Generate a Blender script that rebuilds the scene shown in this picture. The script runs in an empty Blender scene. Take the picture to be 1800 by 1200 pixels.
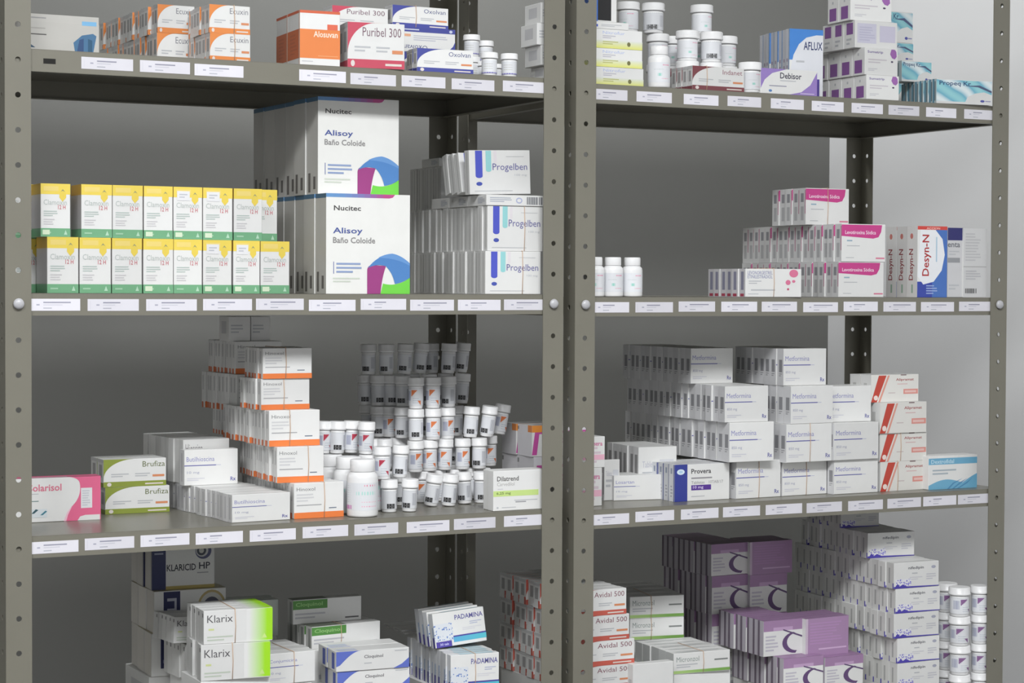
import bpy, bmesh, math, random
from mathutils import Vector, Matrix
R = math.radians
random.seed(7)
SC = bpy.context.scene
COL = SC.collection

# ------------------------------------------------------------------ camera
FPX = 3567.06                    # focal length in pixels of the 1800 x 1200 frame
YAW, PITCH, ROLL = -0.47366, 0.02762, 0.00464
CX, CY, CZ = -0.6872, -2.9498, 0.0          # the origin is at eye height
fw = Vector((-math.sin(YAW)*math.cos(PITCH), math.cos(YAW)*math.cos(PITCH), -math.sin(PITCH)))
rt = Vector((math.cos(YAW), math.sin(YAW), 0)); up = rt.cross(fw)
rt2 = rt*math.cos(ROLL) + up*math.sin(ROLL); up2 = -rt*math.sin(ROLL) + up*math.cos(ROLL)
cam_d = bpy.data.cameras.new('camera'); cam = bpy.data.objects.new('camera', cam_d); COL.objects.link(cam)
cam_d.sensor_width = 36; cam_d.lens = FPX/1800*36; cam_d.clip_start = .05
m = Matrix((rt2, up2, -fw)).transposed().to_4x4(); m.translation = (CX, CY, CZ); cam.matrix_world = m
SC.camera = cam

# ------------------------------------------------------------------ light and exposure
w = bpy.data.worlds.new('world'); SC.world = w; w.use_nodes = True
w.node_tree.nodes['Background'].inputs[0].default_value = (.75, .8, .9, 1)
w.node_tree.nodes['Background'].inputs[1].default_value = .0
SC.view_settings.view_transform = 'Standard'; SC.view_settings.look = 'None'
SC.view_settings.exposure = 0.0; SC.view_settings.gamma = 1; SC.view_settings.use_curve_mapping = False
CEIL, FLOOR = 1.75, -1.50
def area(name, x, y, sx, sy, power, rot=0):
    d = bpy.data.lights.new(name, 'AREA'); d.shape = 'RECTANGLE'; d.size = sx; d.size_y = sy
    d.energy = power; d.color = (.97, .985, 1.0)
    o = bpy.data.objects.new(name, d); COL.objects.link(o); o.location = (x, y, CEIL-.075); o.rotation_euler.z = rot
    return o
LAMPS = [(.25, -2.10, 1.2, .60, 98), (-1.5, -2.2, 1.2, .60, 62), (1.12, .95, 1.0, .30, 31)]  # the second is an added fill that brightens fronts and left sides

def px(X, Y, Z):
    v = Vector((X-CX, Y-CY, Z-CZ)); d = v.dot(fw)
    return 900 + FPX*v.dot(rt2)/d, 600 - FPX*v.dot(up2)/d
def at(x, y, Y):                 # the point of the plane at depth Y seen at a pixel
    d = fw + rt2*((x-900)/FPX) - up2*((y-600)/FPX)
    k = (Y-CY)/d.y
    return CX+d.x*k, CZ+d.z*k
def bis(f, lo, hi, inc=True):
    for _ in range(50):
        mid = (lo+hi)/2
        if (f(mid) < 0) == inc: lo = mid
        else: hi = mid
    return (lo+hi)/2

# ------------------------------------------------------------------ materials
MATS = {}
def lin(c): 
    c /= 255
    return c/12.92 if c <= .04045 else ((c+.055)/1.055)**2.4
def mat(rgb, rough=.42, kind='paper'):
    key = (rgb, rough, kind)
    if key in MATS: return MATS[key]
    mt = bpy.data.materials.new('%s_%d_%d_%d' % ((kind,)+tuple(rgb))); mt.use_nodes = True
    nt = mt.node_tree; b = nt.nodes['Principled BSDF']
    col = [lin(c) for c in rgb]; g_ = sum(col)/3; col = [c*.9+g_*.1 for c in col]
    b.inputs['Roughness'].default_value = rough
    tc = nt.nodes.new('ShaderNodeTexCoord'); nz = nt.nodes.new('ShaderNodeTexNoise')
    nt.links.new(tc.outputs['Object'], nz.inputs['Vector'])
    sc, amp = {'paper': (30, .05), 'plastic': (20, .03), 'metal': (9, .07), 'wall': (1.6, .05), 'floor': (5, .1), 'rubber': (60, .1)}[kind]
    nz.inputs['Scale'].default_value = sc; nz.inputs['Detail'].default_value = 3
    mx = nt.nodes.new('ShaderNodeMix'); mx.data_type = 'RGBA'
    mx.inputs[6].default_value = (*[c*(1-amp) for c in col], 1); mx.inputs[7].default_value = (*[min(1, c*(1+amp)) for c in col], 1)
    nt.links.new(nz.outputs['Fac'], mx.inputs[0]); nt.links.new(mx.outputs[2], b.inputs['Base Color'])
    if kind == 'paper':                       # cartons of one batch differ a little in tone
        oi = nt.nodes.new('ShaderNodeObjectInfo'); hs = nt.nodes.new('ShaderNodeHueSaturation'); mr = nt.nodes.new('ShaderNodeMapRange')
        mr.inputs[3].default_value = .86; mr.inputs[4].default_value = 1.04
        nt.links.new(oi.outputs['Random'], mr.inputs[0]); nt.links.new(mr.outputs[0], hs.inputs['Value'])
        nt.links.new(mx.outputs[2], hs.inputs['Color']); nt.links.new(hs.outputs[0], b.inputs['Base Color'])
    if kind in ('metal', 'wall'):
        n2 = nt.nodes.new('ShaderNodeTexNoise'); n2.inputs['Scale'].default_value = 180 if kind == 'metal' else 60
        nt.links.new(tc.outputs['Object'], n2.inputs['Vector'])
        bp = nt.nodes.new('ShaderNodeBump'); bp.inputs['Strength'].default_value = .04; bp.inputs['Distance'].default_value = .002
        nt.links.new(n2.outputs['Fac'], bp.inputs['Height']); nt.links.new(bp.outputs['Normal'], b.inputs['Normal'])
    MATS[key] = mt
    return mt
def grad_mat(name, c0, c1, axis, a, b_, rough=.42):   # print that fades from one ink to the other along the box
    if name in MATS: return MATS[name]
    mt = bpy.data.materials.new(name); mt.use_nodes = True
    nt = mt.node_tree; b = nt.nodes['Principled BSDF']; b.inputs['Roughness'].default_value = rough
    tc = nt.nodes.new('ShaderNodeTexCoord'); sx = nt.nodes.new('ShaderNodeSeparateXYZ')
    nt.links.new(tc.outputs['Generated'], sx.inputs[0])
    mr = nt.nodes.new('ShaderNodeMapRange'); mr.inputs[1].default_value = a; mr.inputs[2].default_value = b_
    nt.links.new(sx.outputs[axis], mr.inputs[0])
    mx = nt.nodes.new('ShaderNodeMix'); mx.data_type = 'RGBA'
    mx.inputs[6].default_value = (*[lin(c) for c in c0], 1); mx.inputs[7].default_value = (*[lin(c) for c in c1], 1)
    nt.links.new(mr.outputs[0], mx.inputs[0]); nt.links.new(mx.outputs[2], b.inputs['Base Color'])
    MATS[name] = mt
    return mt
def waves_mat(name, c0, c1, c2, scale):
    if name in MATS: return MATS[name]
    mt = bpy.data.materials.new(name); mt.use_nodes = True
    nt = mt.node_tree; b = nt.nodes['Principled BSDF']; b.inputs['Roughness'].default_value = .4
    tc = nt.nodes.new('ShaderNodeTexCoord'); mp = nt.nodes.new('ShaderNodeMapping'); wv = nt.nodes.new('ShaderNodeTexWave')
    mp.inputs['Rotation'].default_value = (0, R(62), 0)
    nt.links.new(tc.outputs['Object'], mp.inputs[0]); nt.links.new(mp.outputs[0], wv.inputs['Vector'])
    wv.inputs['Scale'].default_value = scale; wv.inputs['Distortion'].default_value = 5; wv.inputs['Detail'].default_value = 2; wv.inputs['Detail Scale'].default_value = .8
    cr = nt.nodes.new('ShaderNodeValToRGB'); nt.links.new(wv.outputs['Fac'], cr.inputs[0])
    e = cr.color_ramp.elements; e[0].color = (*[lin(c) for c in c0], 1); e[1].color = (*[lin(c) for c in c1], 1)
    k = e.new(.5); k.color = (*[lin(c) for c in c2], 1)
    nt.links.new(cr.outputs[0], b.inputs['Base Color']); MATS[name] = mt
    return mt
def speckle_mat(name, base, ink, scale, thr):
    if name in MATS: return MATS[name]
    mt = bpy.data.materials.new(name); mt.use_nodes = True
    nt = mt.node_tree; b = nt.nodes['Principled BSDF']; b.inputs['Roughness'].default_value = .4
    tc = nt.nodes.new('ShaderNodeTexCoord'); vo = nt.nodes.new('ShaderNodeTexVoronoi'); vo.inputs['Scale'].default_value = scale
    nt.links.new(tc.outputs['Object'], vo.inputs['Vector'])
    cr = nt.nodes.new('ShaderNodeValToRGB'); cr.color_ramp.interpolation = 'CONSTANT'
    nt.links.new(vo.outputs['Distance'], cr.inputs[0])
    e = cr.color_ramp.elements; e[0].color = (*[lin(c) for c in ink], 1); e[1].position = thr; e[1].color = (*[lin(c) for c in base], 1)
    nt.links.new(cr.outputs[0], b.inputs['Base Color']); MATS[name] = mt
    return mt

# ------------------------------------------------------------------ mesh helpers
class MB:
    def __init__(s): s.v = []; s.f = []; s.m = []; s.mats = []
    def mi(s, mt):
        if isinstance(mt, tuple): mt = mat(mt)
        if mt not in s.mats: s.mats.append(mt)
        return s.mats.index(mt)
    def poly(s, pts, mt):
        i = len(s.v); s.v += [tuple(p) for p in pts]; s.f.append(tuple(range(i, i+len(pts)))); s.m.append(s.mi(mt))
    def box(s, a, b, mt):
        x0, y0, z0 = a; x1, y1, z1 = b; i = len(s.v); k = s.mi(mt)
        s.v += [(x0,y0,z0),(x1,y0,z0),(x1,y1,z0),(x0,y1,z0),(x0,y0,z1),(x1,y0,z1),(x1,y1,z1),(x0,y1,z1)]
        for q in ((0,3,2,1),(4,5,6,7),(0,1,5,4),(1,2,6,5),(2,3,7,6),(3,0,4,7)): s.f.append(tuple(i+j for j in q)); s.m.append(k)
    def lathe(s, prof, mt, seg=24, cap=True):
        k = s.mi(mt); i = len(s.v); n = len(prof)
        for r, z in prof:
            for j in range(seg):
                a = 2*math.pi*j/seg; s.v.append((r*math.cos(a), r*math.sin(a), z))
        for q in range(n-1):
            for j in range(seg):
                j2 = (j+1) % seg; s.f.append((i+q*seg+j, i+q*seg+j2, i+(q+1)*seg+j2, i+(q+1)*seg+j)); s.m.append(k)
        if cap:
            s.f.append(tuple(i+j for j in range(seg-1, -1, -1))); s.m.append(k)
            s.f.append(tuple(i+(n-1)*seg+j for j in range(seg))); s.m.append(k)
    def mesh(s, name, bevel=0, smooth=False):
        me = bpy.data.meshes.new(name); me.from_pydata(s.v, [], s.f)
        for mt in s.mats: me.materials.append(mt)
        me.polygons.foreach_set('material_index', s.m)
        if smooth:
            me.polygons.foreach_set('use_smooth', [len(f) == 4 for f in s.f])
        me.update()
        return me
def link(name, me, parent=None):
    o = bpy.data.objects.new(name, me); COL.objects.link(o)
    if parent: o.parent = parent
    return o
USED = set()
def tag(o, label, cat, group=None):
    if label in USED: print('DUPLICATE LABEL', label)
    n = len(label.split())
    if n > 16 or n < 4: print('LABEL LENGTH', n, label)
    USED.add(label); o['label'] = label; o['category'] = cat
    if group: o['group'] = group

TXT = {}
def text_geo(s, bold):
    if (s, bold) in TXT: return TXT[(s, bold)]
    c = bpy.data.curves.new('t', 'FONT'); c.body = s; c.resolution_u = 2; c.offset = .016 if bold else 0
    o = bpy.data.objects.new('t', c); COL.objects.link(o)
    dg = bpy.context.evaluated_depsgraph_get(); me = bpy.data.meshes.new_from_object(o.evaluated_get(dg))
    vs = [(v.co.x, v.co.y) for v in me.vertices]; fs = [tuple(p.vertices) for p in me.polygons]
    bpy.data.objects.remove(o); bpy.data.curves.remove(c); bpy.data.meshes.remove(me)
    x0 = min(v[0] for v in vs); x1 = max(v[0] for v in vs); y0 = min(v[1] for v in vs); y1 = max(v[1] for v in vs)
    TXT[(s, bold)] = ([((a-x0)/(x1-x0), (b-y0)/(y1-y0)) for a, b in vs], fs)
    return TXT[(s, bold)]

class Art:                       # prints on the faces of one carton, in fractions of each face
    def __init__(s, w, h, t): s.w, s.h, s.t = w, h, t; s.mb = MB(); s.k = 0; s.eps = 0
    def P(s, face, u, v):
        e = s.eps
        if face == 'F': return (u*s.w-s.w/2, -e, v*s.h)
        if face == 'L': return (-s.w/2-e, s.t*(1-u), v*s.h)
        if face == 'R': return (s.w/2+e, s.t*u, v*s.h)
        return (u*s.w-s.w/2, s.t*v, s.h+e)
    def nxt(s): s.k += 1; s.eps = .00008+.00002*s.k
    def rect(s, face, u0, v0, u1, v1, c): s.nxt(); s.mb.poly([s.P(face, *q) for q in ((u0,v0),(u1,v0),(u1,v1),(u0,v1))], c)
    def poly(s, face, pts, c): s.nxt(); s.mb.poly([s.P(face, *q) for q in pts], c)
    def oval(s, face, u, v, ru, rv, c, n=16):
        s.poly(face, [(u+ru*math.cos(2*math.pi*i/n), v+rv*math.sin(2*math.pi*i/n)) for i in range(n)], c)
    def text(s, face, u0, v0, u1, v1, st, c, bold=False, rot=0):
        s.nxt(); vs, fs = text_geo(st, bold); i = len(s.mb.v); k = s.mb.mi(c)
        for a, b in vs:
            if rot == 90: a, b = 1-b, a
            if rot == 180: a, b = 1-a, 1-b
            s.mb.v.append(s.P(face, u0+(u1-u0)*a, v0+(v1-v0)*b))
        for f in fs: s.mb.f.append(tuple(i+j for j in f)); s.mb.m.append(k)
    def bars(s, face, u0, v0, u1, v1, n, c, seed=1):
        rn = random.Random(seed); dv = (v1-v0)/n
        for i in range(n):
            s.rect(face, u0, v0+dv*(i+.25), u0+(u1-u0)*rn.uniform(.55, 1), v0+dv*(i+.72), c)
    def code(s, face, u0, v0, u1, v1, c=(120, 120, 120), vert=True, n=6):   # bar code
        rn = random.Random(5)
        for i in range(n):
            a = i/n; b = a+rn.uniform(.3, .75)/n
            if vert: s.rect(face, u0+(u1-u0)*a, v0, u0+(u1-u0)*b, v1, c)
            else: s.rect(face, u0, v0+(v1-v0)*a, u1, v0+(v1-v0)*b, c)

W = (226, 226, 224); G3 = (150, 152, 158); G2 = (110, 110, 114); LG = (188, 190, 194)
def qb(p0, p1, p2, n=8):       # points along a smooth bend
    return [tuple((1-t)**2*p0[i]+2*t*(1-t)*p1[i]+t*t*p2[i] for i in (0, 1)) for t in [k/n for k in range(n+1)]]
# ---- one function per print
def curve(color, title, tcol, tu=(.45, .97), logo=True):
    def f(a):
        pts = [(0, 1), (0, .30)]
        for i in range(13):
            t = i/12*math.pi/2; pts.append((.50*(1-math.cos(t)), .30+.70*math.sin(t)))
        a.poly('F', pts, color)
        a.rect('F', 0, 0, 1, .19, color); a.text('F', tu[0], .70, tu[1], .90, title, tcol)
        a.bars('F', .12, .34, .42, .5, 2, LG); a.bars('F', .5, .34, .8, .5, 2, LG, 3)
        a.rect('F', .78, .33, .97, .41, (222, 140, 90)); a.rect('F', .66, .06, .95, .11, (226, 214, 205))
        if logo: a.oval('F', .09, .095, .035, .07, (225, 215, 210))
        a.rect('L', 0, 0, 1, .16, color if title not in ('Ecuxin', 'Avidal 500') else W)
        if title == 'Avidal 500': a.rect('L', .75, 0, 1, .3, color)
        if title == 'Ecuxin': a.rect('L', .8, 0, 1, .17, color)
        a.rect('L', .3, .35, .75, .8, (170, 168, 168)); a.rect('L', 0, .88, 1, 1, (205, 205, 205))
    return f
def d_silver(a):
    c = (188, 186, 180); a.rect('F', 0, 0, 1, .8, c); a.rect('L', 0, 0, 1, 1, c)
    a.bars('F', .18, .44, .52, .50, 1, (70, 68, 66)); a.bars('F', .18, .60, .5, .66, 1, (165, 162, 156)); a.bars('F', .2, .87, .5, .93, 1, (150, 150, 150))
    a.rect('F', .8, .76, .97, .87, (112, 178, 222))
    a.poly('F', [(.72, .03), (.70, .3), (.80, .5), (.93, .56), (.97, .5), (.93, .03)], (58, 110, 150))
    a.poly('F', [(.74, .05), (.77, .38), (.82, .42), (.82, .05)], (36, 74, 122)); a.poly('F', [(.87, .05), (.87, .42), (.92, .38), (.92, .05)], (30, 84, 118))
    a.poly('F', [(.14, .12), (.14, .3), (.26, .12)], (30, 70, 100))
def d_alosu(a):
    o = (232, 128, 52)
    for fc in 'FL':
        a.rect(fc, 0, .13, 1, .66, o); a.rect(fc, 0, .95, 1, 1, (214, 96, 52))
    a.rect('F', .68, .66, .94, .76, (226, 100, 66)); a.text('F', .34, .52, .94, .63, 'Alosuvan', (246, 226, 206), True)
    a.rect('F', .45, .17, .95, .185, (238, 160, 100)); a.bars('F', .05, .06, .5, .09, 1, LG)
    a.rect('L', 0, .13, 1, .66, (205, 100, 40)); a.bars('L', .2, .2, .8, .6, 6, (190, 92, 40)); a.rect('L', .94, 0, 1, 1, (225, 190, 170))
def d_clamox(a):
    y = (240, 212, 66); g = (112, 176, 130)
    for fc in 'FLR': a.rect(fc, 0, .80, 1, 1, y); a.rect(fc, 0, 0, 1, .16, g)
    a.rect('F', .1, .86, .6, .95, (240, 214, 110)); a.poly('F', [(.63, .83), (.63, .74), (.74, .66), (.86, .74), (.86, .83), (.745, .91)], (236, 208, 62)); a.poly('F', [(.68, .85), (.745, .9), (.82, .85), (.745, .87)], (150, 152, 110))
    a.text('F', .10, .60, .88, .70, 'Clamoxin', (182, 190, 186)); a.text('F', .58, .52, .84, .60, '12 H', (206, 116, 124), True)
    a.bars('F', .10, .38, .6, .50, 3, (182, 196, 190)); a.bars('F', .10, .22, .6, .35, 3, (206, 204, 206), 4)
    a.bars('F', .1, .05, .5, .11, 1, (160, 206, 170)); a.poly('F', [(.78, .04), (.90, .04), (.84, .13)], (180, 220, 190))
    a.rect('L', 0, .16, 1, .8, (196, 192, 194)); a.rect('L', 0, .8, 1, 1, (214, 170, 60))  # shade of the left side painted in: duller yellow, grey over the white
def d_clamox_b(a):
    d_clamox(a); a.rect('F', .12, .74, .56, .92, (228, 228, 230)); a.bars('F', .2, .78, .5, .88, 2, (190, 192, 200)); a.rect('F', .06, .04, .3, .13, (214, 232, 200))
def d_clamox_c(a):
    d_clamox(a); a.rect('F', .06, .04, .3, .13, (214, 232, 200))
def d_alisoy(a):
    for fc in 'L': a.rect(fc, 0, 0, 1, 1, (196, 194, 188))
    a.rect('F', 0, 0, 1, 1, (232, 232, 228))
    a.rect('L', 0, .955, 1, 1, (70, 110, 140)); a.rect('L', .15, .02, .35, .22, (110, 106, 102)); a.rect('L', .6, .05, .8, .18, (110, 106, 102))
    for i in range(10):
        t = i/9; c = (int(95+100*t**2), int(150-88*t**2), int(205-65*t**2))
        a.rect('F', .075*i, .962, .075*(i+1), 1, c)
    a.poly('F', [(.75, .962), (.79, .97), (.82, 1), (.75, 1)], (195, 62, 140))
    a.text('F', .09, .83, .41, .88, 'Nucitec', (74, 72, 72), True); a.text('F', .08, .585, .43, .66, 'Alisoy', (72, 90, 160), True)
    a.text('F', .08, .505, .58, .565, 'Baño Coloide', (140, 138, 138), True)
    a.rect('F', .085, .20, .092, .32, (60, 80, 160)); a.bars('F', .12, .20, .44, .32, 3, (140, 160, 200)); a.bars('F', .08, .11, .42, .17, 2, (206, 214, 200))
    # the three-coloured ribbon
    bl, pu, gr = (70, 132, 200), (160, 52, 130), (110, 215, 60)
    a.poly('F', [(.485, 0), (.485, .22)]+qb((.485, .24), (.49, .285), (.54, .288))+[(.70, .282)]+qb((.71, .278), (.66, .16), (.645, 0)), pu)
    a.poly('F', [(.645, 0)]+qb((.675, .105), (.75, .085), (.83, .098))+qb((.84, .10), (.93, .115), (1, .165))+[(1, 0)], gr)
    a.poly('F', qb((.49, .255), (.60, .385), (.78, .406))+qb((.79, .406), (.90, .39), (1, .31))+[(1, .165)]+qb((.99, .16), (.92, .115), (.82, .10))+qb((.815, .11), (.79, .21), (.71, .278))+qb((.70, .28), (.60, .305), (.50, .262)), bl)
    a.poly('F', qb((.62, .365), (.70, .40), (.78, .406))+qb((.79, .406), (.90, .39), (1, .31))+[(1, .285)]+qb((.99, .29), (.84, .36), (.64, .362)), (96, 152, 214))
def d_progel(a):
    a.rect('F', .10, .42, .215, .99, (70, 82, 200)); a.oval('F', .158, .42, .058, .05, (70, 82, 200)); a.oval('F', .158, .24, .05, .045, (66, 84, 180))
    a.rect('F', .27, .55, .36, .99, (146, 212, 214)); a.oval('F', .315, .55, .045, .04, (146, 212, 214)); a.rect('F', .40, .72, .45, .99, (226, 220, 224))
    a.text('F', .38, .50, .95, .70, 'Progelben', (96, 92, 160)); a.text('F', .74, .40, .94, .46, '100 mg', (190, 194, 200))
    a.rect('F', .08, .07, .7, .085, LG); a.rect('F', .6, .85, .9, .86, LG)
    a.rect('L', 0, 0, 1, 1, (222, 222, 220)); a.rect('L', .42, .04, .58, .96, (186, 186, 184))
def d_progel_flat(a):
    a.bars('F', .06, .3, .45, .8, 3, (170, 176, 190)); a.oval('F', .55, .5, .055, .28, (176, 182, 214)); a.oval('F', .55, .5, .035, .16, W); a.code('F', .68, .15, .95, .85, (110, 112, 118), n=9)
    a.bars('L', .55, .2, .95, .8, 4, (180, 184, 196)); a.rect('T', .1, .1, .9, .9, (214, 214, 216))
def d_plain(a):
    a.rect('L', .25, .3, .75, .8, (200, 200, 202)); a.bars('F', .1, .3, .7, .7, 3, LG)
def d_yellowgreen(a):
    for i in range(7):
        t = (i+.5)/7; c = (int(226-4*t), int(228-2*t), int(108+112*t)); a.rect('F', 0, .42*i/7, 1, .42*(i+1)/7, c)
    a.text('F', .42, .74, .74, .9, 'Nitrofur', (178, 192, 232)); a.bars('F', .42, .5, .62, .7, 2, (190, 188, 200)); a.bars('F', .42, .18, .66, .4, 2, (188, 190, 110))
    a.oval('F', .80, .26, .025, .12, (120, 118, 70)); a.poly('F', [(.2, .35), (.3, .6), (.31, .58), (.22, .34)], (190, 180, 180))
    a.rect('L', 0, 0, 1, 1, (223, 223, 208))
def d_blueblack(a):
    a.rect('F', .0, 0, .56, 1, (54, 112, 206)); a.rect('F', .56, .03, .87, 1, (34, 34, 36))
def d_bluebit(a):
    a.rect('F', .28, .25, .44, .6, (66, 90, 200)); a.bars('F', .5, .3, .9, .7, 2, LG)
def d_aflux(a):
    a.rect('F', 0, .55, 1, 1, (54, 132, 214))
    a.poly('F', [(.04, .0), (.04, .42), (.12, .62), (.28, .78), (.5, .88), (.8, .92), (1, .92), (1, 0)], (222, 224, 230))
    a.text('F', .42, .70, .98, .82, 'AFLUX', (44, 56, 110), True); a.rect('F', 0, 0, .9, .28, (76, 54, 150)); a.text('F', .1, .06, .7, .2, 'TAB', (140, 130, 200), True); a.bars('F', .2, .5, .6, .56, 1, LG)
    a.rect('L', 0, 0, 1, 1, (208, 210, 218)); a.rect('L', .82, 0, 1, 1, (96, 140, 190)); a.bars('L', .3, .3, .6, .6, 3, (160, 140, 170))
def d_debisor(a):
    pu = (150, 122, 196)
    a.poly('F', [(0, 1), (.45, 1), (.2, .82), (.07, .55), (.0, .2)], pu); a.poly('F', [(1, 0), (.5, 0), (.72, .12), (.88, .42), (1, .95)], pu)
    a.text('F', .34, .62, .72, .86, 'Debisor', (66, 64, 82), True); a.bars('F', .34, .5, .8, .58, 1, LG); a.bars('F', .15, .28, .65, .36, 1, (150, 150, 170)); a.oval('F', .17, .12, .03, .05, (80, 130, 190)); a.rect('F', .7, .05, .95, .08, (214, 200, 230))
def d_purplesq(a):
    pu = (136, 84, 156); a.rect('L', .16, .08, .78, .56, pu); a.rect('L', .4, .72, .52, .82, LG)
    a.text('F', .08, .78, .55, .9, 'Sumatrip', (116, 96, 160), True); a.bars('F', .1, .42, .7, .62, 2, (204, 198, 204)); a.bars('F', .1, .14, .4, .26, 2, (200, 200, 206))
    a.poly('F', [(.8, .98), (.76, .8), (.82, .66), (.9, .62), (.96, .72), (.95, .9), (.9, .98)], (160, 96, 176)); a.oval('F', .82, .52, .035, .035, (80, 66, 100))
def d_purplesq_b(a):
    a.rect('L', .2, .5, .8, .92, (136, 84, 156)); a.rect('F', .05, .18, .5, .9, (208, 206, 224)); a.rect('F', .58, .25, .95, .85, (206, 202, 222)); a.bars('F', .1, .25, .5, .8, 6, (192, 190, 214))
    a.bars('L', .2, .1, .7, .4, 2, LG)
def d_propeq(a):
    a.rect('F', 0, .08, 1, .97, waves_mat('teal_waves', (150, 206, 212), (222, 232, 234), (110, 176, 198), 8))
    a.poly('F', [(.5, 0), (.56, .3), (.70, .46), (.86, .52), (1, .42), (1, 0)], W); a.poly('F', [(.5, .75), (.75, .72), (1, .5), (1, .58), (.78, .80)], (80, 92, 130))
    a.rect('F', 0, 0, 1, .09, W); a.text('F', .05, .70, .62, .93, 'Propeq Kr', (40, 84, 128), True); a.oval('F', .83, .15, .04, .05, (80, 84, 170)); a.rect('F', .88, .13, .98, .17, (150, 150, 190))
    a.rect('L', 0, 0, 1, 1, (194, 208, 212)); a.rect('L', .1, .0, .45, 1, (70, 140, 168)); a.rect('L', .55, .1, .75, .9, (60, 90, 104))
def d_pinktab(a):
    mg = (206, 44, 138)
    a.poly('F', [(0, .98), (0, .68), (.72, .62), (.84, .66), (.9, .8), (.92, .98)], mg); a.text('F', .08, .73, .78, .83, 'Levotiroxina Sódica', (242, 214, 230), True)
    a.bars('F', .12, .52, .32, .6, 1, (150, 178, 196)); a.bars('F', .12, .4, .6, .45, 1, LG); a.bars('F', .1, .09, .4, .13, 1, LG); a.rect('F', .78, .08, .98, .12, (220, 120, 150))
    a.rect('L', 0, 0, 1, 1, (218, 218, 218)); a.rect('L', .25, .62, .7, .86, (150, 150, 156)); a.rect('L', .25, .12, .7, .5, (184, 184, 186)); a.rect('L', .88, .3, 1, .95, (190, 120, 150))
def d_levon(a):
    a.text('F', .04, .80, .48, .92, 'LEVONORGESTREL', (112, 116, 170)); a.text('F', .04, .66, .48, .78, 'ETINILESTRADIOL', (112, 116, 170))
    a.bars('F', .06, .45, .3, .6, 2, LG); a.bars('F', .1, .2, .8, .3, 1, LG); a.bars('F', .05, .08, .35, .14, 1, LG)
    pk = (222, 110, 150); a.oval('F', .86, .84, .08, .14, pk); a.oval('F', .76, .52, .045, .09, pk); a.oval('F', .86, .56, .03, .05, pk); a.oval('F', .76, .28, .02, .04, (200, 70, 110))
    a.rect('L', 0, 0, 1, 1, (224, 222, 226)); a.rect('L', .3, .25, .75, .9, (150, 150, 176)); a.rect('L', .2, .02, .8, .12, (190, 60, 90))
def d_desyn(a):
    bl = (44, 66, 168); a.rect('F', 0, 0, 1, .22, bl); a.rect('F', .5, 0, 1, 1, (60, 110, 190)); a.rect('F', 0, .95, 1, 1, (214, 60, 48)); a.text('F', .3, .957, .75, .985, 'ACCION', (240, 200, 190), True)
    a.rect('F', 0, .22, .2, .95, W); a.poly('F', [(.0, .3), (.2, .18), (.55, .22), (.82, .38), (.92, .6), (.84, .82), (.6, .95), (.1, .95)], (232, 234, 238))
    a.text('F', .16, .30, .46, .88, 'Desyn-N', (178, 32, 36), True, rot=90); a.bars('F', .3, .04, .7, .18, 4, (150, 170, 220)); a.rect('F', .62, .5, .66, .85, (170, 200, 220))
    a.rect('L', 0, 0, 1, 1, (224, 222, 220)); a.text('L', .2, .24, .72, .68, 'Desyn-N', (146, 44, 52), True, rot=90); a.oval('L', .45, .86, .14, .04, (206, 120, 110)); a.rect('L', .45, .06, .6, .18, (150, 180, 160))
def d_navy(a):
    a.rect('F', 0, .82, 1, 1, (40, 40, 110)); a.text('F', .0, .72, .8, .79, 'enta', (110, 112, 120), True); a.bars('F', .1, .6, .8, .68, 2, LG); a.rect('F', 0, .50, .8, .57, (150, 152, 156)); a.bars('F', .1, .1, .8, .2, 2, LG)
def d_greytext(a):
    a.rect('F', 0, 0, 1, 1, (206, 206, 206)); a.bars('F', .08, .52, .8, .94, 10, (188, 188, 190)); a.rect('F', 0, .44, 1, .45, (170, 168, 168)); a.bars('F', .1, .25, .8, .4, 4, (184, 184, 188)); a.code('F', .08, .06, .6, .13, (90, 90, 90), n=8)
def d_solar(a):
    pk = (232, 96, 142)
    a.poly('F', qb((.60, 0), (.61, .22), (.68, .36))+qb((.69, .38), (.77, .55), (.76, .80))+qb((.755, .86), (.74, .97), (.64, 1))+[(1, 1), (1, 0)], pk); a.poly('F', [(.57, 0), (.61, .2), (.67, .35), (.66, .3), (.62, .14), (.6, 0)], (240, 190, 208))
    a.poly('F', [(.73, 0), (.76, .09), (.82, .12), (.99, .12), (.99, 0)], W); a.rect('F', .77, .28, .90, .74, (226, 228, 230)); a.bars('F', .785, .32, .885, .7, 7, (200, 202, 210))
    a.text('F', .165, .70, .545, .86, 'Solarisol', (226, 110, 140), True); a.bars('F', .1, .46, .4, .5, 1, (120, 150, 146)); a.bars('F', .1, .63, .4, .66, 1, LG)
    a.rect('F', .2, .11, .38, .30, (214, 222, 226)); a.poly('F', [(.2, .2), (.25, .3), (.28, .28), (.23, .2)], (50, 90, 100)); a.poly('F', [(.3, .16), (.36, .26), (.38, .24), (.33, .16)], (60, 130, 150))
    a.rect('T', 0, .0, 1, 1, pk); a.rect('T', .2, .1, .62, .35, (230, 200, 212))
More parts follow.
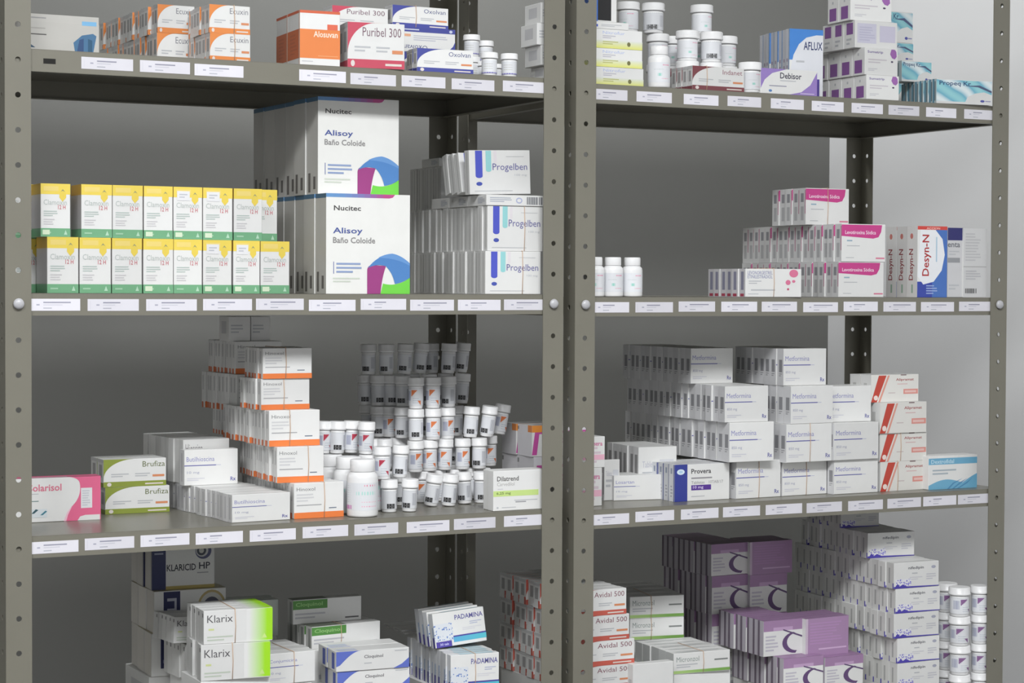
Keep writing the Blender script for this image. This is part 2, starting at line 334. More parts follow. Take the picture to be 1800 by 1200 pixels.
def lined(title, u1=.55, mark=True, code=True, col=(134, 134, 192)):
    def f(a):
        a.text('F', .04, .67, u1, .80, title, col); a.rect('F', 0, .545, u1+.03, .57, (92, 92, 168)); a.rect('F', u1+.03, .55, u1+.12, .565, (186, 188, 214))
        a.text('F', .05, .31, .28, .40, '850 mg' if title == 'Metformina' else '10 mg', (164, 166, 192)); a.bars('F', .05, .12, .4, .22, 2, (206, 206, 216))
        if mark: a.text('F', .86, .10, .96, .21, 'Rx', (96, 96, 168), True)
        a.rect('L', 0, 0, 1, 1, (218, 218, 220))
        if code: a.rect('L', .28, .36, .80, .70, (146, 146, 150)); a.bars('L', .28, .24, .8, .34, 2, (160, 160, 164))
        else: a.rect('L', .35, .1, .6, .9, (190, 190, 194))
    return f
def d_hiosc(a):
    a.text('F', .05, .70, .42, .9, 'Hioscina', (140, 138, 140)); a.bars('F', .05, .5, .3, .6, 1, LG)
def d_orangeband(a):
    a.text('F', .05, .78, .42, .88, 'Hinoxol', (126, 126, 128)); a.bars('F', .05, .46, .42, .72, 3, (206, 206, 208)); a.rect('F', .05, .36, .55, .39, (170, 170, 172)); a.bars('F', .7, .24, .95, .30, 1, (110, 122, 140))
    a.rect('F', 0, 0, 1, .17, (238, 122, 40)); a.rect('L', .1, .0, .55, .16, (214, 110, 60)); a.rect('L', .3, .5, .6, .9, (196, 196, 196))
def d_dilat(a):
    a.text('F', .07, .74, .48, .86, 'Dilatrend', (96, 94, 92), True); a.text('F', .07, .62, .40, .71, 'Carvedilol', (172, 170, 168)); a.bars('F', .08, .53, .25, .56, 1, LG)
    a.rect('F', .0, .36, .86, .50, (200, 226, 130)); a.text('F', .06, .39, .33, .47, '6,25 mg', (104, 130, 60), True); a.rect('F', .4, .24, .84, .26, LG); a.bars('F', .42, .18, .75, .24, 1, (160, 160, 164)); a.bars('F', .16, .06, .6, .1, 1, LG); a.oval('F', .08, .08, .02, .025, LG)
def d_magenta(a):
    mg = (200, 66, 160); a.rect('F', 0, .8, 1, 1, (226, 224, 230)); a.poly('F', [(0, .05), (.05, .8), (1, .82), (1, .76), (.12, .72), (.08, .05)], mg); a.bars('F', .3, .4, .8, .6, 2, (222, 150, 196)); a.rect('L', 0, 0, 1, 1, (224, 222, 226))
    a.bars('T', .1, .1, .6, .4, 2, (190, 188, 196)); a.rect('L', .0, .84, .1, .94, (150, 150, 150))
def d_magenta_o(a):
    d_magenta(a); a.rect('F', 0, .78, .5, 1, speckle_mat('orange_dots', (236, 150, 60), (214, 104, 30), 120, .35)); a.rect('L', .72, .78, 1, 1, (232, 140, 60))
def d_pinktext(a):
    a.bars('F', .3, .12, .9, .85, 5, (214, 196, 206)); a.rect('F', .1, .25, .98, .42, (238, 178, 200)); a.text('F', .45, .70, .9, .8, 'mera', (216, 110, 160), True)
def d_white_back(a):
    a.text('F', .1, .6, .5, .72, 'Tabletas', (190, 190, 204)); a.bars('F', .1, .3, .6, .55, 2, LG); a.rect('F', .55, .3, .92, .75, (208, 210, 216)); a.rect('L', 0, 0, 1, 1, (222, 222, 222)); a.rect('L', .3, .15, .8, .85, (150, 150, 150))
def d_provera(a):
    bl = (42, 56, 150); a.rect('F', 0, 0, .23, 1, bl); a.oval('F', .11, .80, .07, .075, (214, 232, 246)); a.oval('F', .11, .80, .035, .035, (170, 206, 234))
    a.text('F', .30, .74, .66, .87, 'Provera', (64, 62, 66), True); a.bars('F', .3, .58, .92, .66, 1, (150, 148, 152)); a.text('F', .30, .46, .54, .54, 'Tabletas', (150, 148, 152)); a.text('F', .62, .46, .88, .54, '10TAB/17', (160, 158, 160))
    a.rect('F', .30, .29, .66, .43, (86, 40, 150)); a.text('F', .33, .31, .52, .41, '10 mg', (214, 200, 236), True); a.bars('F', .3, .1, .7, .15, 1, LG)
    a.rect('L', 0, 0, 1, 1, (218, 220, 224)); a.rect('L', .82, 0, 1, 1, (84, 94, 156)); a.rect('L', .3, .75, .6, .9, (150, 160, 180)); a.bars('L', .3, .1, .7, .45, 4, (170, 170, 182)); a.rect('T', 0, .0, 1, .08, (120, 130, 180))
def d_redstripe(a):
    rd = (206, 62, 40); a.rect('F', 0, 0, 1, 1, (232, 230, 224)); a.poly('F', [(.0, 0), (.12, 0), (.32, .97), (.16, .97)], rd); a.poly('F', [(.15, 0), (.19, 0), (.39, .97), (.35, .97)], (232, 158, 140)); a.oval('F', .10, .16, .045, .09, (244, 226, 218))
    a.text('F', .52, .74, .90, .86, 'Alipramat', (176, 76, 76), True); a.bars('F', .55, .62, .9, .68, 1, (222, 184, 184)); a.bars('F', .36, .30, .6, .36, 1, (206, 190, 190)); a.rect('F', .68, .28, .99, .46, (232, 150, 138)); a.rect('F', .71, .33, .95, .41, (240, 196, 188)); a.rect('F', .62, .96, .74, 1, (140, 120, 120))
    a.rect('L', 0, 0, 1, 1, (222, 222, 220)); a.rect('L', .3, .3, .6, .7, (188, 188, 186))
def d_bluewave(a):
    bl = (104, 174, 208); a.rect('F', 0, .74, 1, .93, bl); a.rect('F', .6, .93, 1, 1, W); a.text('F', .05, .77, .52, .89, 'Dextrofidal', (190, 222, 236), True)
    a.bars('F', .08, .42, .6, .62, 2, (170, 182, 190)); pts = [(0, 0), (0, .22)]
    for i in range(21): pts.append((i/20, .12+.16*abs(math.sin(i/20*4.5))+.16*(i/20)**3))
    pts += [(1, 0)]; a.poly('F', pts, bl)
    for k in range(3): a.poly('F', [(.38+.1*k, 0), (.5+.14*k, .18), (.7+.1*k, .3), (.52+.14*k, .15), (.42+.1*k, 0)], (70, 140, 186))
def d_klaricid(a):
    nv = (36, 44, 96); a.rect('F', 0, 0, .22, 1, nv); a.text('F', .235, .40, .70, .55, 'KLARICID', (44, 44, 60), True); a.text('F', .75, .42, .93, .57, 'HP', (44, 44, 60), True); a.rect('F', .72, .33, .9, .35, G3)
    a.oval('F', .82, .82, .13, .18, (84, 88, 130), 24); a.oval('F', .80, .83, .1, .14, (206, 206, 206), 24); a.oval('F', .79, .83, .075, .11, (70, 76, 90), 24); a.oval('F', .79, .83, .04, .06, (206, 206, 200), 24)
    a.rect('F', .04, .86, .18, .90, (150, 154, 180)); a.rect('F', .04, .78, .18, .82, (150, 154, 180)); a.rect('F', .22, 0, 1, .07, (190, 170, 90)); a.rect('L', 0, 0, 1, 1, (214, 210, 202)); a.rect('L', .9, 0, 1, 1, (140, 140, 150))
def d_klaricid_b(a):
    nv = (40, 46, 92); a.rect('F', .13, .18, .36, .98, nv); a.rect('F', .18, .5, .31, .82, (180, 182, 196)); a.rect('F', .18, .57, .28, .75, nv); a.rect('F', .16, .3, .33, .38, (120, 124, 160))
    a.oval('F', .80, .55, .2, .42, (190, 168, 110), 24); a.oval('F', .80, .55, .17, .36, (206, 204, 200), 24); a.oval('F', .80, .5, .13, .3, (74, 74, 96), 24); a.rect('L', 0, 0, 1, 1, (214, 210, 202)); a.rect('T', 0, 0, 1, 1, (190, 180, 140))
def d_klarix(a):
    a.rect('F', .62, .03, 1, .99, grad_mat('lime_fade', (226, 226, 224), (162, 222, 40), 0, .66, .92)); a.rect('T', .62, 0, 1, 1, grad_mat('lime_fade', (226, 226, 224), (162, 222, 40), 0, .66, .92))
    a.text('F', .05, .64, .42, .86, 'Klarix', (96, 94, 98)); a.bars('F', .07, .38, .2, .5, 1, (214, 222, 150)); a.bars('F', .05, .08, .45, .26, 2, (196, 206, 190)); a.poly('F', [(.84, .1), (.92, .1), (.88, .24)], (206, 236, 140))
    a.rect('L', 0, 0, 1, 1, (218, 218, 216)); a.rect('L', .7, .8, .95, .92, (120, 120, 120))
def d_cloq_g(a):
    gn = (82, 146, 60); a.rect('F', .0, .60, .50, .97, gn); a.text('F', .04, .67, .43, .88, 'Cloquinol', (150, 200, 120), True); a.bars('F', .03, .18, .5, .48, 2, (190, 190, 196)); a.rect('F', .76, .12, .96, .18, (90, 90, 92)); a.rect('T', 0, 0, .5, 1, (120, 130, 110)); a.rect('L', 0, 0, 1, 1, (208, 208, 204)); a.rect('L', .4, 0, .8, .9, (150, 152, 148))
def d_cloq_b(a):
    bl = (92, 112, 204); pts = [(0, 1), (0, .25)]
    for i in range(9): t = i/8; pts.append((.05+.29*t, .32+.68*math.sin(t*math.pi/2)))
    a.poly('F', pts, bl); a.poly('F', [(.78, .0), (.9, .2), (1, .5), (1, 0)], bl); a.text('F', .38, .55, .64, .76, 'Cloquinol', (104, 100, 106), True); a.bars('F', .38, .3, .55, .4, 1, LG); a.rect('F', .8, .85, .97, .9, LG); a.rect('L', .5, .1, .8, .9, (84, 100, 180)); a.rect('T', .05, .1, .3, .5, (200, 206, 226))
def d_padam(a):
    a.rect('F', .0, .18, .36, .68, speckle_mat('blue_specks', (222, 226, 232), (96, 130, 196), 260, .32)); a.text('F', .42, .74, .97, .88, 'PADAMINA', (96, 92, 160), True); a.bars('F', .7, .55, .95, .66, 2, (180, 186, 210)); a.bars('F', .55, .4, .95, .5, 2, (214, 214, 220))
    a.rect('F', .36, .10, 1, .25, grad_mat('cyan_fade', (96, 170, 214), (96, 200, 214), 0, .3, 1)); a.rect('F', .36, .25, 1, .29, (70, 64, 160)); a.rect('F', .02, .0, .32, .17, (80, 66, 168)); a.text('F', .09, .05, .26, .12, '30 tab', (200, 200, 240), True)
    a.rect('L', 0, 0, 1, 1, (218, 220, 224)); a.rect('L', .5, 0, .95, .3, (80, 74, 160)); a.rect('L', .6, .3, .9, .6, (160, 180, 210)); a.rect('T', .2, .1, .9, .9, (190, 214, 222))
def d_greengrey(a):
    a.text('F', .05, .58, .45, .82, 'Micronzol', (140, 152, 148)); a.bars('F', .05, .28, .45, .5, 2, LG); a.rect('F', .72, .55, .96, .62, (128, 132, 130)); a.rect('F', 0, .03, 1, .17, grad_mat('green_fade', (176, 206, 130), (122, 166, 84), 0, 0, .7)); a.rect('L', 0, 0, 1, 1, (214, 216, 214)); a.bars('T', .1, .1, .9, .6, 2, (206, 210, 208))
def d_violet(a):
    vi = (166, 128, 170); a.rect('F', 0, .70, 1, 1, vi); a.rect('F', .25, .70, .75, .8, (196, 160, 200)); a.bars('F', .05, .12, .4, .6, 5, (196, 192, 204))
    pts = [(.60+.36*1.05*math.cos(t)*.9+.22, .34+.30*math.sin(t)) for t in [math.pi*(.55+.95*i/12) for i in range(13)]]
    inn = [(.62+.36*.9*math.cos(t)*.8+.24, .36+.25*math.sin(t)) for t in [math.pi*(1.5-.95*i/12) for i in range(13)]]
    a.poly('F', pts+inn, (100, 70, 120)); a.poly('F', [(.5, .74), (1, .52), (1, .47), (.5, .70)], (100, 76, 120))
    a.rect('T', 0, 0, 1, 1, (162, 124, 166)); a.rect('L', 0, 0, 1, 1, (194, 188, 198)); a.rect('L', 0, 0, .35, 1, (120, 108, 124))
def d_violet_full(a):
    a.rect('F', 0, 0, 1, 1, (174, 136, 178)); a.bars('F', .1, .3, .9, .9, 8, (184, 140, 190)); a.rect('F', .3, .16, .95, .2, (214, 180, 216)); a.rect('T', 0, 0, 1, 1, (162, 124, 166)); a.rect('F', 0, 0, .05, 1, (206, 186, 206))
def d_nifed(a):
    bl = (72, 58, 178); a.text('F', .32, .70, .66, .84, 'nifedipin', (84, 84, 96), True); a.oval('F', .88, .78, .05, .06, (170, 172, 190)); a.bars('F', .4, .52, .6, .62, 1, LG); a.bars('F', .35, .3, .65, .45, 2, (206, 206, 212)); a.bars('F', .72, .28, .95, .55, 3, (200, 200, 208))
    a.poly('F', [(0, 0), (0, .08), (1, .05), (1, .02)], bl); a.rect('F', .03, .10, .38, .36, speckle_mat('violet_specks', (222, 222, 226), (96, 84, 196), 300, .36)); a.poly('F', [(.02, .02), (.08, .2), (.13, .08), (.2, .16), (.3, .06)], bl)
    a.rect('L', 0, 0, 1, 1, (222, 222, 218)); a.rect('L', .3, .2, .5, .8, (178, 178, 176)); a.rect('L', .86, .0, 1, .22, bl)
def d_tabuv(a): lined('Conjumicina', .62, False, False)(a)

# ------------------------------------------------------------------ cartons in rows
WHITE = mat((228, 228, 226))
def carton_mesh(design, w, h, t, body=WHITE, bev=.0006):
    a = Art(w, h, t)
    bm = bmesh.new(); bmesh.ops.create_cube(bm, size=1)
    for v in bm.verts: v.co = Vector((v.co.x*w, (v.co.y+.5)*t, (v.co.z+.5)*h))
    bmesh.ops.bevel(bm, geom=bm.edges[:], offset=bev, segments=1, affect='EDGES')
    bm.verts.ensure_lookup_table(); k = a.mb.mi(body)
    for v in bm.verts: a.mb.v.append(tuple(v.co))
    for f in bm.faces: a.mb.f.append(tuple(v.index for v in f.verts)); a.mb.m.append(k)
    bm.free(); design(a)
    return a.mb.mesh('carton')
ORD = ['front', 'second', 'third', 'fourth', 'fifth', 'sixth', 'seventh', 'eighth', 'ninth', 'tenth', 'eleventh', 'twelfth', 'thirteenth', 'fourteenth', 'fifteenth', 'sixteenth', 'seventeenth', 'eighteenth', 'nineteenth', 'twentieth', 'twenty-first', 'twenty-second', 'twenty-third', 'twenty-fourth']
# shelf surfaces
ORDL = ['first']+ORD[1:]
SURF = {'L1': .3405, 'L2': -.0147, 'L3': -.3698, 'L4': -.7250, 'R1': .3363, 'R2': -.0186, 'R3': -.3748, 'R4': -.7755}
BASE = {}                       # row key -> (top z, X0, Y0, theta, w, length)
KINDS = {'a1': 'silver_blue_box', 'a2 a3 a4 a5': 'orange_arc_carton', 'a6': 'orange_box', 'a7 a8 a9': 'crimson_corner_carton', 'a10 a11 a12 a13': 'navy_corner_carton',
 'a14 a15 a16 a17': 'small_carton', 'b1 b2': 'ribbon_emblem_box', 'p1 p2 p4 p5 p6': 'blue_stripe_carton', 'p3 p7': 'flat_carton', 'c1': 'pink_box', 'c2 c3': 'olive_corner_carton',
 'c4 c5': 'blue_line_carton', 'c6': 'grey_carton', 'c7 c8 c9 c10 c11 c9b c12 c13': 'orange_base_carton', 'c16': 'green_stripe_carton', 'd1 d2 d3 d4': 'lime_end_carton', 'd5 d5b d6': 'navy_badge_box',
 'd7': 'grey_green_carton', 'd8': 'purple_line_carton', 'd9 d10': 'green_label_carton', 'd11 d12': 'blue_corner_carton', 'd13 d14': 'blue_speck_carton', 'e0 e1 e2': 'yellow_fade_box', 'e3': 'flat_carton', 'e4': 'blue_black_box',
 'g1 g2': 'maroon_corner_carton', 'g3': 'violet_corner_box', 'g4': 'blue_top_carton', 'g5 g6 g7 g8': 'purple_square_carton', 'g9 g10 g11 g12 g13': 'teal_wave_carton', 'h1': 'pink_circle_carton', 'h2 h3 h4': 'magenta_tab_carton',
 'h5': 'red_letter_box', 'h6': 'navy_top_box', 'h7': 'barcode_box', 'm1 m2': 'magenta_outline_carton', 'm3 m4': 'pink_print_box', 'm5 m7': 'grey_side_carton', 'm6': 'blue_underline_carton', 'm8': 'blue_end_carton',
 'n1 n1b n2 n3 n4 n5 n6 n7 n7b n8 n9 n10 n11': 'violet_line_carton', 'r1 r2 r3 r4': 'red_stripe_carton', 'r5': 'blue_wave_box', 's0 s1 s2 s3': 'brick_band_carton', 't1 t2 t3': 'green_edge_carton',
 'u1 u2 u3 u4 u5 u6 u7 u8 u9 u10': 'violet_carton', 'v0 v1 v2 v3 v4 v5 v6': 'violet_speck_carton'}
KIND = {k: v for ks, v in KINDS.items() for k in ks.split()}
def row(key, design, x0, x1, yt, on, desc, place, Y=None, yb=None, xf=None, rot=0., n=1, t=.03, h=None, jit=1.0, lean=0, roll=0, xoff=0, body=WHITE, group=None, name='medicine_box'):
    zb = SURF[on] if on in SURF else BASE[on][0]
    zb += .0003
    if Y is None:                # depth from where the base is seen
        Y = bis(lambda q: px(*[at(x0, yb, q)[0], q], zb)[1]-yb, 0.004, .43, inc=False)
    X0 = bis(lambda q: px(q, Y, zb)[0]-x0, -.5, 2.5)
    if h is None:
        h = bis(lambda q: px(X0, Y, zb+q)[1]-yt, .004, .4, inc=False)
    th = R(rot)
    if xf is not None:
        th = bis(lambda a: px(X0-math.sin(a)*n*t, Y+math.cos(a)*n*t, zb)[0]-xf, R(-30), R(30), inc=False)
        if abs(th) > R(12): print('ROT', key, round(math.degrees(th), 1))
    wd = bis(lambda q: px(X0+q*math.cos(th), Y+q*math.sin(th), zb)[0]-x1, .005, .4)
    me = carton_mesh(design, wd, h, t*(.78 if lean else .965), body)
    rn = random.Random(key)
    name = KIND.get(key, 'plain_carton' if key[0] in 'fq' else 'yellow_green_box' if key[0] in 'yz' else name)
    rx, dx = Vector((math.cos(th), math.sin(th))), Vector((-math.sin(th), math.cos(th)))
    for i in range(n):
        o = link(name, me)
        j = jit if i else 0
        p = Vector((X0, Y)) + rx*(wd/2+rn.uniform(-.0026, .0026)*j) + dx*(i*t)
        o.location = (p.x, p.y, zb+math.sin(R(max(lean, 0)))*t+abs(math.sin(R(roll)))*wd/2); a = th+R(rn.uniform(-.6, .6))*j
        o.rotation_euler = (R(-lean), R(roll), a)
        if n > 1 and i == 0 and len(('%s, front one %s' % (desc, place)).split()) > 16: desc = name.replace('_', ' ')
        if n == 1: tag(o, '%s %s' % (desc, place), 'box', group)
        elif i == 0: tag(o, '%s, front one %s' % (desc, place), 'box', group or name.replace('_', ' ')+'s '+place)
        else: tag(o, '%s, %s back %s' % (name.replace('_', ' '), ORD[i], place), 'box', group or name.replace('_', ' ')+'s '+place)
    BASE[key] = (zb+h, X0, Y, th, wd, n*t)
    return h
def band(key, u, z0key, desc, depth=None, h=None):   # rubber band round a bundle
    zt, X0, Y, th, wd, L = BASE[key]
    zb = SURF[z0key] if z0key in SURF else BASE[z0key][0]
    d = depth or L
    rx, dx = Vector((math.cos(th), math.sin(th), 0)), Vector((-math.sin(th), math.cos(th), 0))
    c = bpy.data.curves.new('rubber_band', 'CURVE'); c.dimensions = '3D'; c.bevel_depth = .0006; c.bevel_resolution = 1
    sp = c.splines.new('POLY'); e = .0009
    o0 = Vector((X0, Y, zb)) + rx*(wd*u)
    pts = [o0-dx*e+Vector((0,0,.0012)), o0-dx*e+Vector((.0012,0,(zt-zb)*.5)), o0-dx*e+Vector((0,0,zt-zb+e)), o0+dx*(d+e)+Vector((0,0,zt-zb+e)), o0+dx*(d+e)+Vector((0,0,.0012))]
    sp.points.add(len(pts)-1)
    for p, q in zip(sp.points, pts): p.co = (*q, 1)
    sp.use_cyclic_u = True
    o = bpy.data.objects.new('rubber_band', c); COL.objects.link(o); c.materials.append(mat((206, 172, 142), .6, 'rubber'))
    dg = bpy.context.evaluated_depsgraph_get(); me = bpy.data.meshes.new_from_object(o.evaluated_get(dg))
    bpy.data.objects.remove(o); o = link('rubber_band', me); tag(o, desc, 'rubber band')

# ------------------------------------------------------------------ the room
def struct(name, me):
    o = link(name, me); o['kind'] = 'structure'; return o
wallm = mat((218, 218, 218), .75, 'wall')
X_L, X_R, Y_F, Y_B = -2.6, 2.45, -4.6, 1.37
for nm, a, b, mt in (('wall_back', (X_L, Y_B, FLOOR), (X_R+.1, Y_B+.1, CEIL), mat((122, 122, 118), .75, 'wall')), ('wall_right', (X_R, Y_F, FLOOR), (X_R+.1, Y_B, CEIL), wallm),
        ('wall_left', (X_L-.1, Y_F, FLOOR), (X_L, Y_B+.1, CEIL), wallm), ('wall_front', (X_L-.1, Y_F-.1, FLOOR), (X_R+.1, Y_F, CEIL), wallm),
        ('ceiling', (X_L-.1, Y_F-.1, CEIL), (X_R+.1, Y_B+.1, CEIL+.1), mat((228, 228, 226), .8, 'wall')), ('floor', (X_L-.1, Y_F-.1, FLOOR-.1), (X_R+.1, Y_B+.1, FLOOR), mat((66, 64, 61), .35, 'floor'))):
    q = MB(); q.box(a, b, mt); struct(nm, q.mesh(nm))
for i, (x, y, sx, sy, pw) in enumerate(LAMPS):
    area('lamp_light', x, y, sx, sy, pw)
    root = bpy.data.objects.new('ceiling_light', None); COL.objects.link(root); root.location = (x, y, CEIL)
    tag(root, ['wide white ceiling light above the aisle before the shelves', 'added unseen fill light over the aisle on the far left', 'white ceiling light in the passage behind the shelves'][i], 'light', 'ceiling lights')
    q = MB(); q.box((-sx/2-.03, -sy/2-.03, -.06), (sx/2+.03, sy/2+.03, -.001), mat((235, 235, 235), .5, 'metal')); link('housing', q.mesh('housing'), root)

# ------------------------------------------------------------------ shelving
STEEL = mat((122, 119, 106), .42, 'metal'); STEELD = mat((116, 113, 101), .30, 'metal')
P_W, TH, HSP, HR = .038, .0016, .0508, .0042
def flange(mb, horiz, zlo, zhi, zoff, mt, inset=.019):
    """perforated strip; horiz=(origin, direction, normal) ; real holes"""
    o, d, nrm = horiz; k = mb.mi(mt)
    n0 = math.ceil((zlo+.012-zoff)/HSP); n1 = math.floor((zhi-.012-zoff)/HSP)
    cuts = [zlo]+[zoff+HSP*(i+.5) for i in range(n0, n1)]+[zhi]
    N = 12
    for ci in range(len(cuts)-1):
        a, b = cuts[ci], cuts[ci+1]; zc = zoff+HSP*(n0+ci)
        for side in (0, 1):
            off = nrm*TH*side
            def P(u, z): return tuple(o+d*u+off+Vector((0, 0, z)))
            i = len(mb.v)
            ring = [P(inset+HR*math.cos(2*math.pi*j/N), zc+HR*math.sin(2*math.pi*j/N)) for j in range(N)]
            outer = []
            for j in range(N):
                c, s = math.cos(2*math.pi*j/N), math.sin(2*math.pi*j/N)
                if abs(c) >= .8: q = (P_W if c > 0 else 0, zc+(s/abs(c))*min(b-zc, zc-a)*.9)
                elif abs(s) > .95: q = (inset, b if s > 0 else a)
                else: q = (P_W if c > 0 else 0, b if s > 0 else a)
                outer.append(P(*q))
            mb.v += ring+outer
            for j in range(N):
                j2 = (j+1) % N; mb.f.append((i+j, i+j2, i+N+j2, i+N+j)); mb.m.append(k)
            if side == 0: first = i
            else:
                for j in range(N):
                    j2 = (j+1) % N; mb.f.append((first+j, first+j2, i+j2, i+j)); mb.m.append(k)
    for u in (0, P_W):                                  # edges
        e = [tuple(o+d*u+nrm*TH*s+Vector((0, 0, z))) for s, z in ((0, zlo), (1, zlo), (1, zhi), (0, zhi))]
        mb.poly(e, mt)
def unit(label, X, Wd, bots, zoff, labels, gap_lip):
    root = bpy.data.objects.new('shelving_unit', None); COL.objects.link(root); root.location = (X, 0, FLOOR)
    tag(root, label, 'shelf', 'steel shelving units')
    D = .45; z0, z1 = 0, 2.26
    for (cx, sx), (cy, sy) in (((0, 1), (0, 1)), ((Wd, -1), (0, 1)), ((0, 1), (D, -1)), ((Wd, -1), (D, -1))):
        q = MB(); c = Vector((cx, cy, 0))
        flange(q, (c, Vector((sx, 0, 0)), Vector((0, sy, 0))), z0, z1, zoff-FLOOR-HSP*29, STEEL)
        flange(q, (c+Vector((0, sy*TH*1.05, 0)), Vector((0, sy, 0)), Vector((sx, 0, 0))), z0, z1, zoff-FLOOR-HSP*29, STEEL)
        p = link('post', q.mesh('post'), root)
    lx0, lx1, ly0, ly1 = TH*2.2, Wd-TH*2.2, TH*2.2, D-TH*2.2
    H = .0325
    for bi, zb in enumerate(bots):
        z = zb-FLOOR; q = MB(); s = .0012
        q.box((lx0, ly0, z+H-s), (lx1, ly1, z+H), STEELD)
        q.box((lx0, ly0, z), (lx1, ly0+s, z+H-s), STEEL); q.box((lx0, ly1-s, z), (lx1, ly1, z+H-s), STEEL)
        q.box((lx0, ly0+s, z), (lx0+s, ly1-s, z+H-s), STEEL); q.box((lx1-s, ly0+s, z), (lx1, ly1-s, z+H-s), STEEL)
        q.box((lx0+s, ly0+s, z), (lx1-s, ly0+.014, z+s), STEEL); q.box((lx0+s, ly1-.014, z), (lx1-s, ly1-s, z+s), STEEL)
        q.box((lx0+s, ly0+.014, z), (lx0+.014, ly1-.014, z+s), STEEL); q.box((lx1-.014, ly0+.014, z), (lx1-s, ly1-.014, z+s), STEEL)
        sh = link('shelf', q.mesh('shelf'), root)
        for (a, b) in labels.get(bi, []):
            yy = ly0-.0004
            xa = at(a, 0, yy); xa = bis(lambda v: px(v, yy, zb+.017)[0]-a, -.5, 2.5)-X; xb = bis(lambda v: px(v, yy, zb+.017)[0]-b, -.5, 2.5)-X
            rn = random.Random(a*7+b); zz = z+.0065+rn.uniform(-.0006, .0012)+(gap_lip.get(bi, 0)); hh = .0175
            q = MB(); q.box((xa, yy, zz), (xb, ly0-.0001, zz+hh), mat((226, 224, 232), .5)); wl = xb-xa
            def br(u0, v0, u1, v1, c): q.poly([(xa+wl*u0, yy-.0001, zz+hh*v0), (xa+wl*u1, yy-.0001, zz+hh*v0), (xa+wl*u1, yy-.0001, zz+hh*v1), (xa+wl*u0, yy-.0001, zz+hh*v1)], c)
            k = rn.uniform(.55, .85)
            br(.05, .15, .056, .85, (210, 208, 218)); br(.17, .44, .23, .56, (176, 176, 194)); br(.30, .64, k, .75, (156, 156, 174)); br(.30, .46, .3+(k-.3)*.7, .52, (200, 200, 212)); br(.30, .18, .46, .26, (178, 180, 192))
            link('price_label', q.mesh('price_label'), sh)
        if bi == 1 and X < .5:                            # stamped opening in the lip, its inner shade painted as a dark plate
            q = MB(); sx_ = bis(lambda v: px(v, ly0, zb+.017)[0]-87, -.5, 1); q.box((sx_-.009, ly0-.0003, z+.012), (sx_+.009, ly0-.0001, z+.0195), mat((24, 23, 20), .8, 'metal')); link('slot_shade', q.mesh('slot_shade'), sh)
    for cx in ((.019, Wd-.019)):
        z = -.0300-FLOOR if X < .5 else -.0315-FLOOR
        q = MB(); q.lathe([(.0001, 0), (.0045, 0), (.0078, .0012), (.0082, .003), (.0070, .0052), (.0035, .0068), (.0001, .0072)], mat((186, 186, 190), .28, 'metal'), 16, False)
        b = link('bolt', q.mesh('bolt', smooth=True), root); b.location = (cx, -.0002, z); b.rotation_euler = (R(90), 0, 0)
    return root
LBL = {1: [(143,234),(246,334),(342,428),(526,608),(616,696),(706,783),(794,869),(884,958)],
       2: [(48,141),(154,244),(257,346),(357,443),(450,534),(543,625),(634,714),(721,798),(805,880),(886,959)],
       3: [(50,138),(149,236),(247,333),(344,427),(439,520),(532,612),(623,700),(715,790),(798,871),(886,956)]}
LBR = {1: [(1041,1103),(1119,1181),(1202,1263),(1279,1338),(1355,1413),(1427,1483),(1497,1552),(1562,1616),(1628,1681),(1695,1747)],
       2: [(1040,1106),(1117,1183),(1193,1257),(1268,1331),(1339,1401),(1412,1473),(1483,1543),(1553,1610),(1619,1677),(1686,1741)],
       3: [(1039,1106),(1117,1185),(1197,1263),(1271,1336),(1346,1410),(1418,1480),(1491,1552),(1560,1619),(1623,1681),(1684,1740)]}
BL = [.6632, .3080, -.0472, -.4023, -.7575, -1.113, -1.42]; BR = [.6590, .3038, -.0511, -.4073, -.8080, -1.16, -1.42]
unit('left grey steel shelving unit standing against the wall', 0, .92, BL, .0187, LBL, {})
unit('right grey steel shelving unit beside the bright side wall', .942, .92, BR, .0145, LBR, {})

# ------------------------------------------------------------------ cartons
# --- top shelf, left unit
cu_or = curve((234, 136, 50), 'Ecuxin', (130, 130, 140), (.5, .95))
row('a1', d_silver, 22, 174, 21, 'L1', 'silver and white box with blue shapes', 'at the left end of the left top shelf', Y=.045, t=.06, roll=0, body=mat((190, 188, 182)))
row('a2', cu_or, 369, 440, 57, 'L1', 'white carton with orange arc and band', 'in the lower row left of the orange boxes', Y=.03, t=.019, n=9, rot=1)
row('a3', cu_or, 368, 439.5, 7, 'a2', 'white carton with orange arc and band', 'in the short upper row left of the orange boxes', Y=.031, t=.019, n=7, rot=1)
row('a4', cu_or, 276, 341, 57, 'L1', 'white carton with orange arc', 'in the lower row beside the silver box', Y=.13, t=.019, n=15, rot=2)
row('a5', cu_or, 277, 342, 7, 'a4', 'white carton with orange arc', 'in the upper row beside the silver box', Y=.13, t=.019, n=15, rot=2)
row('a6', d_alosu, 527, 597.6, 17, 'L1', 'tall orange and white box', 'left of the red-cornered boxes', Y=.015, t=.062, n=2, xf=485)
pur = curve((206, 66, 92), 'Puribel 300', (126, 92, 108), (.26, .94))
row('a7', pur, 611, 711, 38, 'L1', 'white carton with crimson corner and band', 'at the edge of the left top shelf', Y=.01, t=.028, n=2, xf=594)
row('a8', pur, 588, 686, 54, 'L1', 'white carton with crimson corner', 'hidden low behind the crimson front pair', Y=.09, t=.04)
row('a9', pur, 584, 682, 9, 'a8', 'white carton with crimson corner', 'raised behind the crimson front pair', Y=.09, t=.04)
ox = curve((66, 74, 158), 'Oxolvan', (84, 90, 140), (.56, .95))
row('a10', ox, 733, 832, 84, 'L1', 'white carton with navy corner and band', 'in front of the leaning navy stack', Y=.012, t=.017, n=3, xf=712)
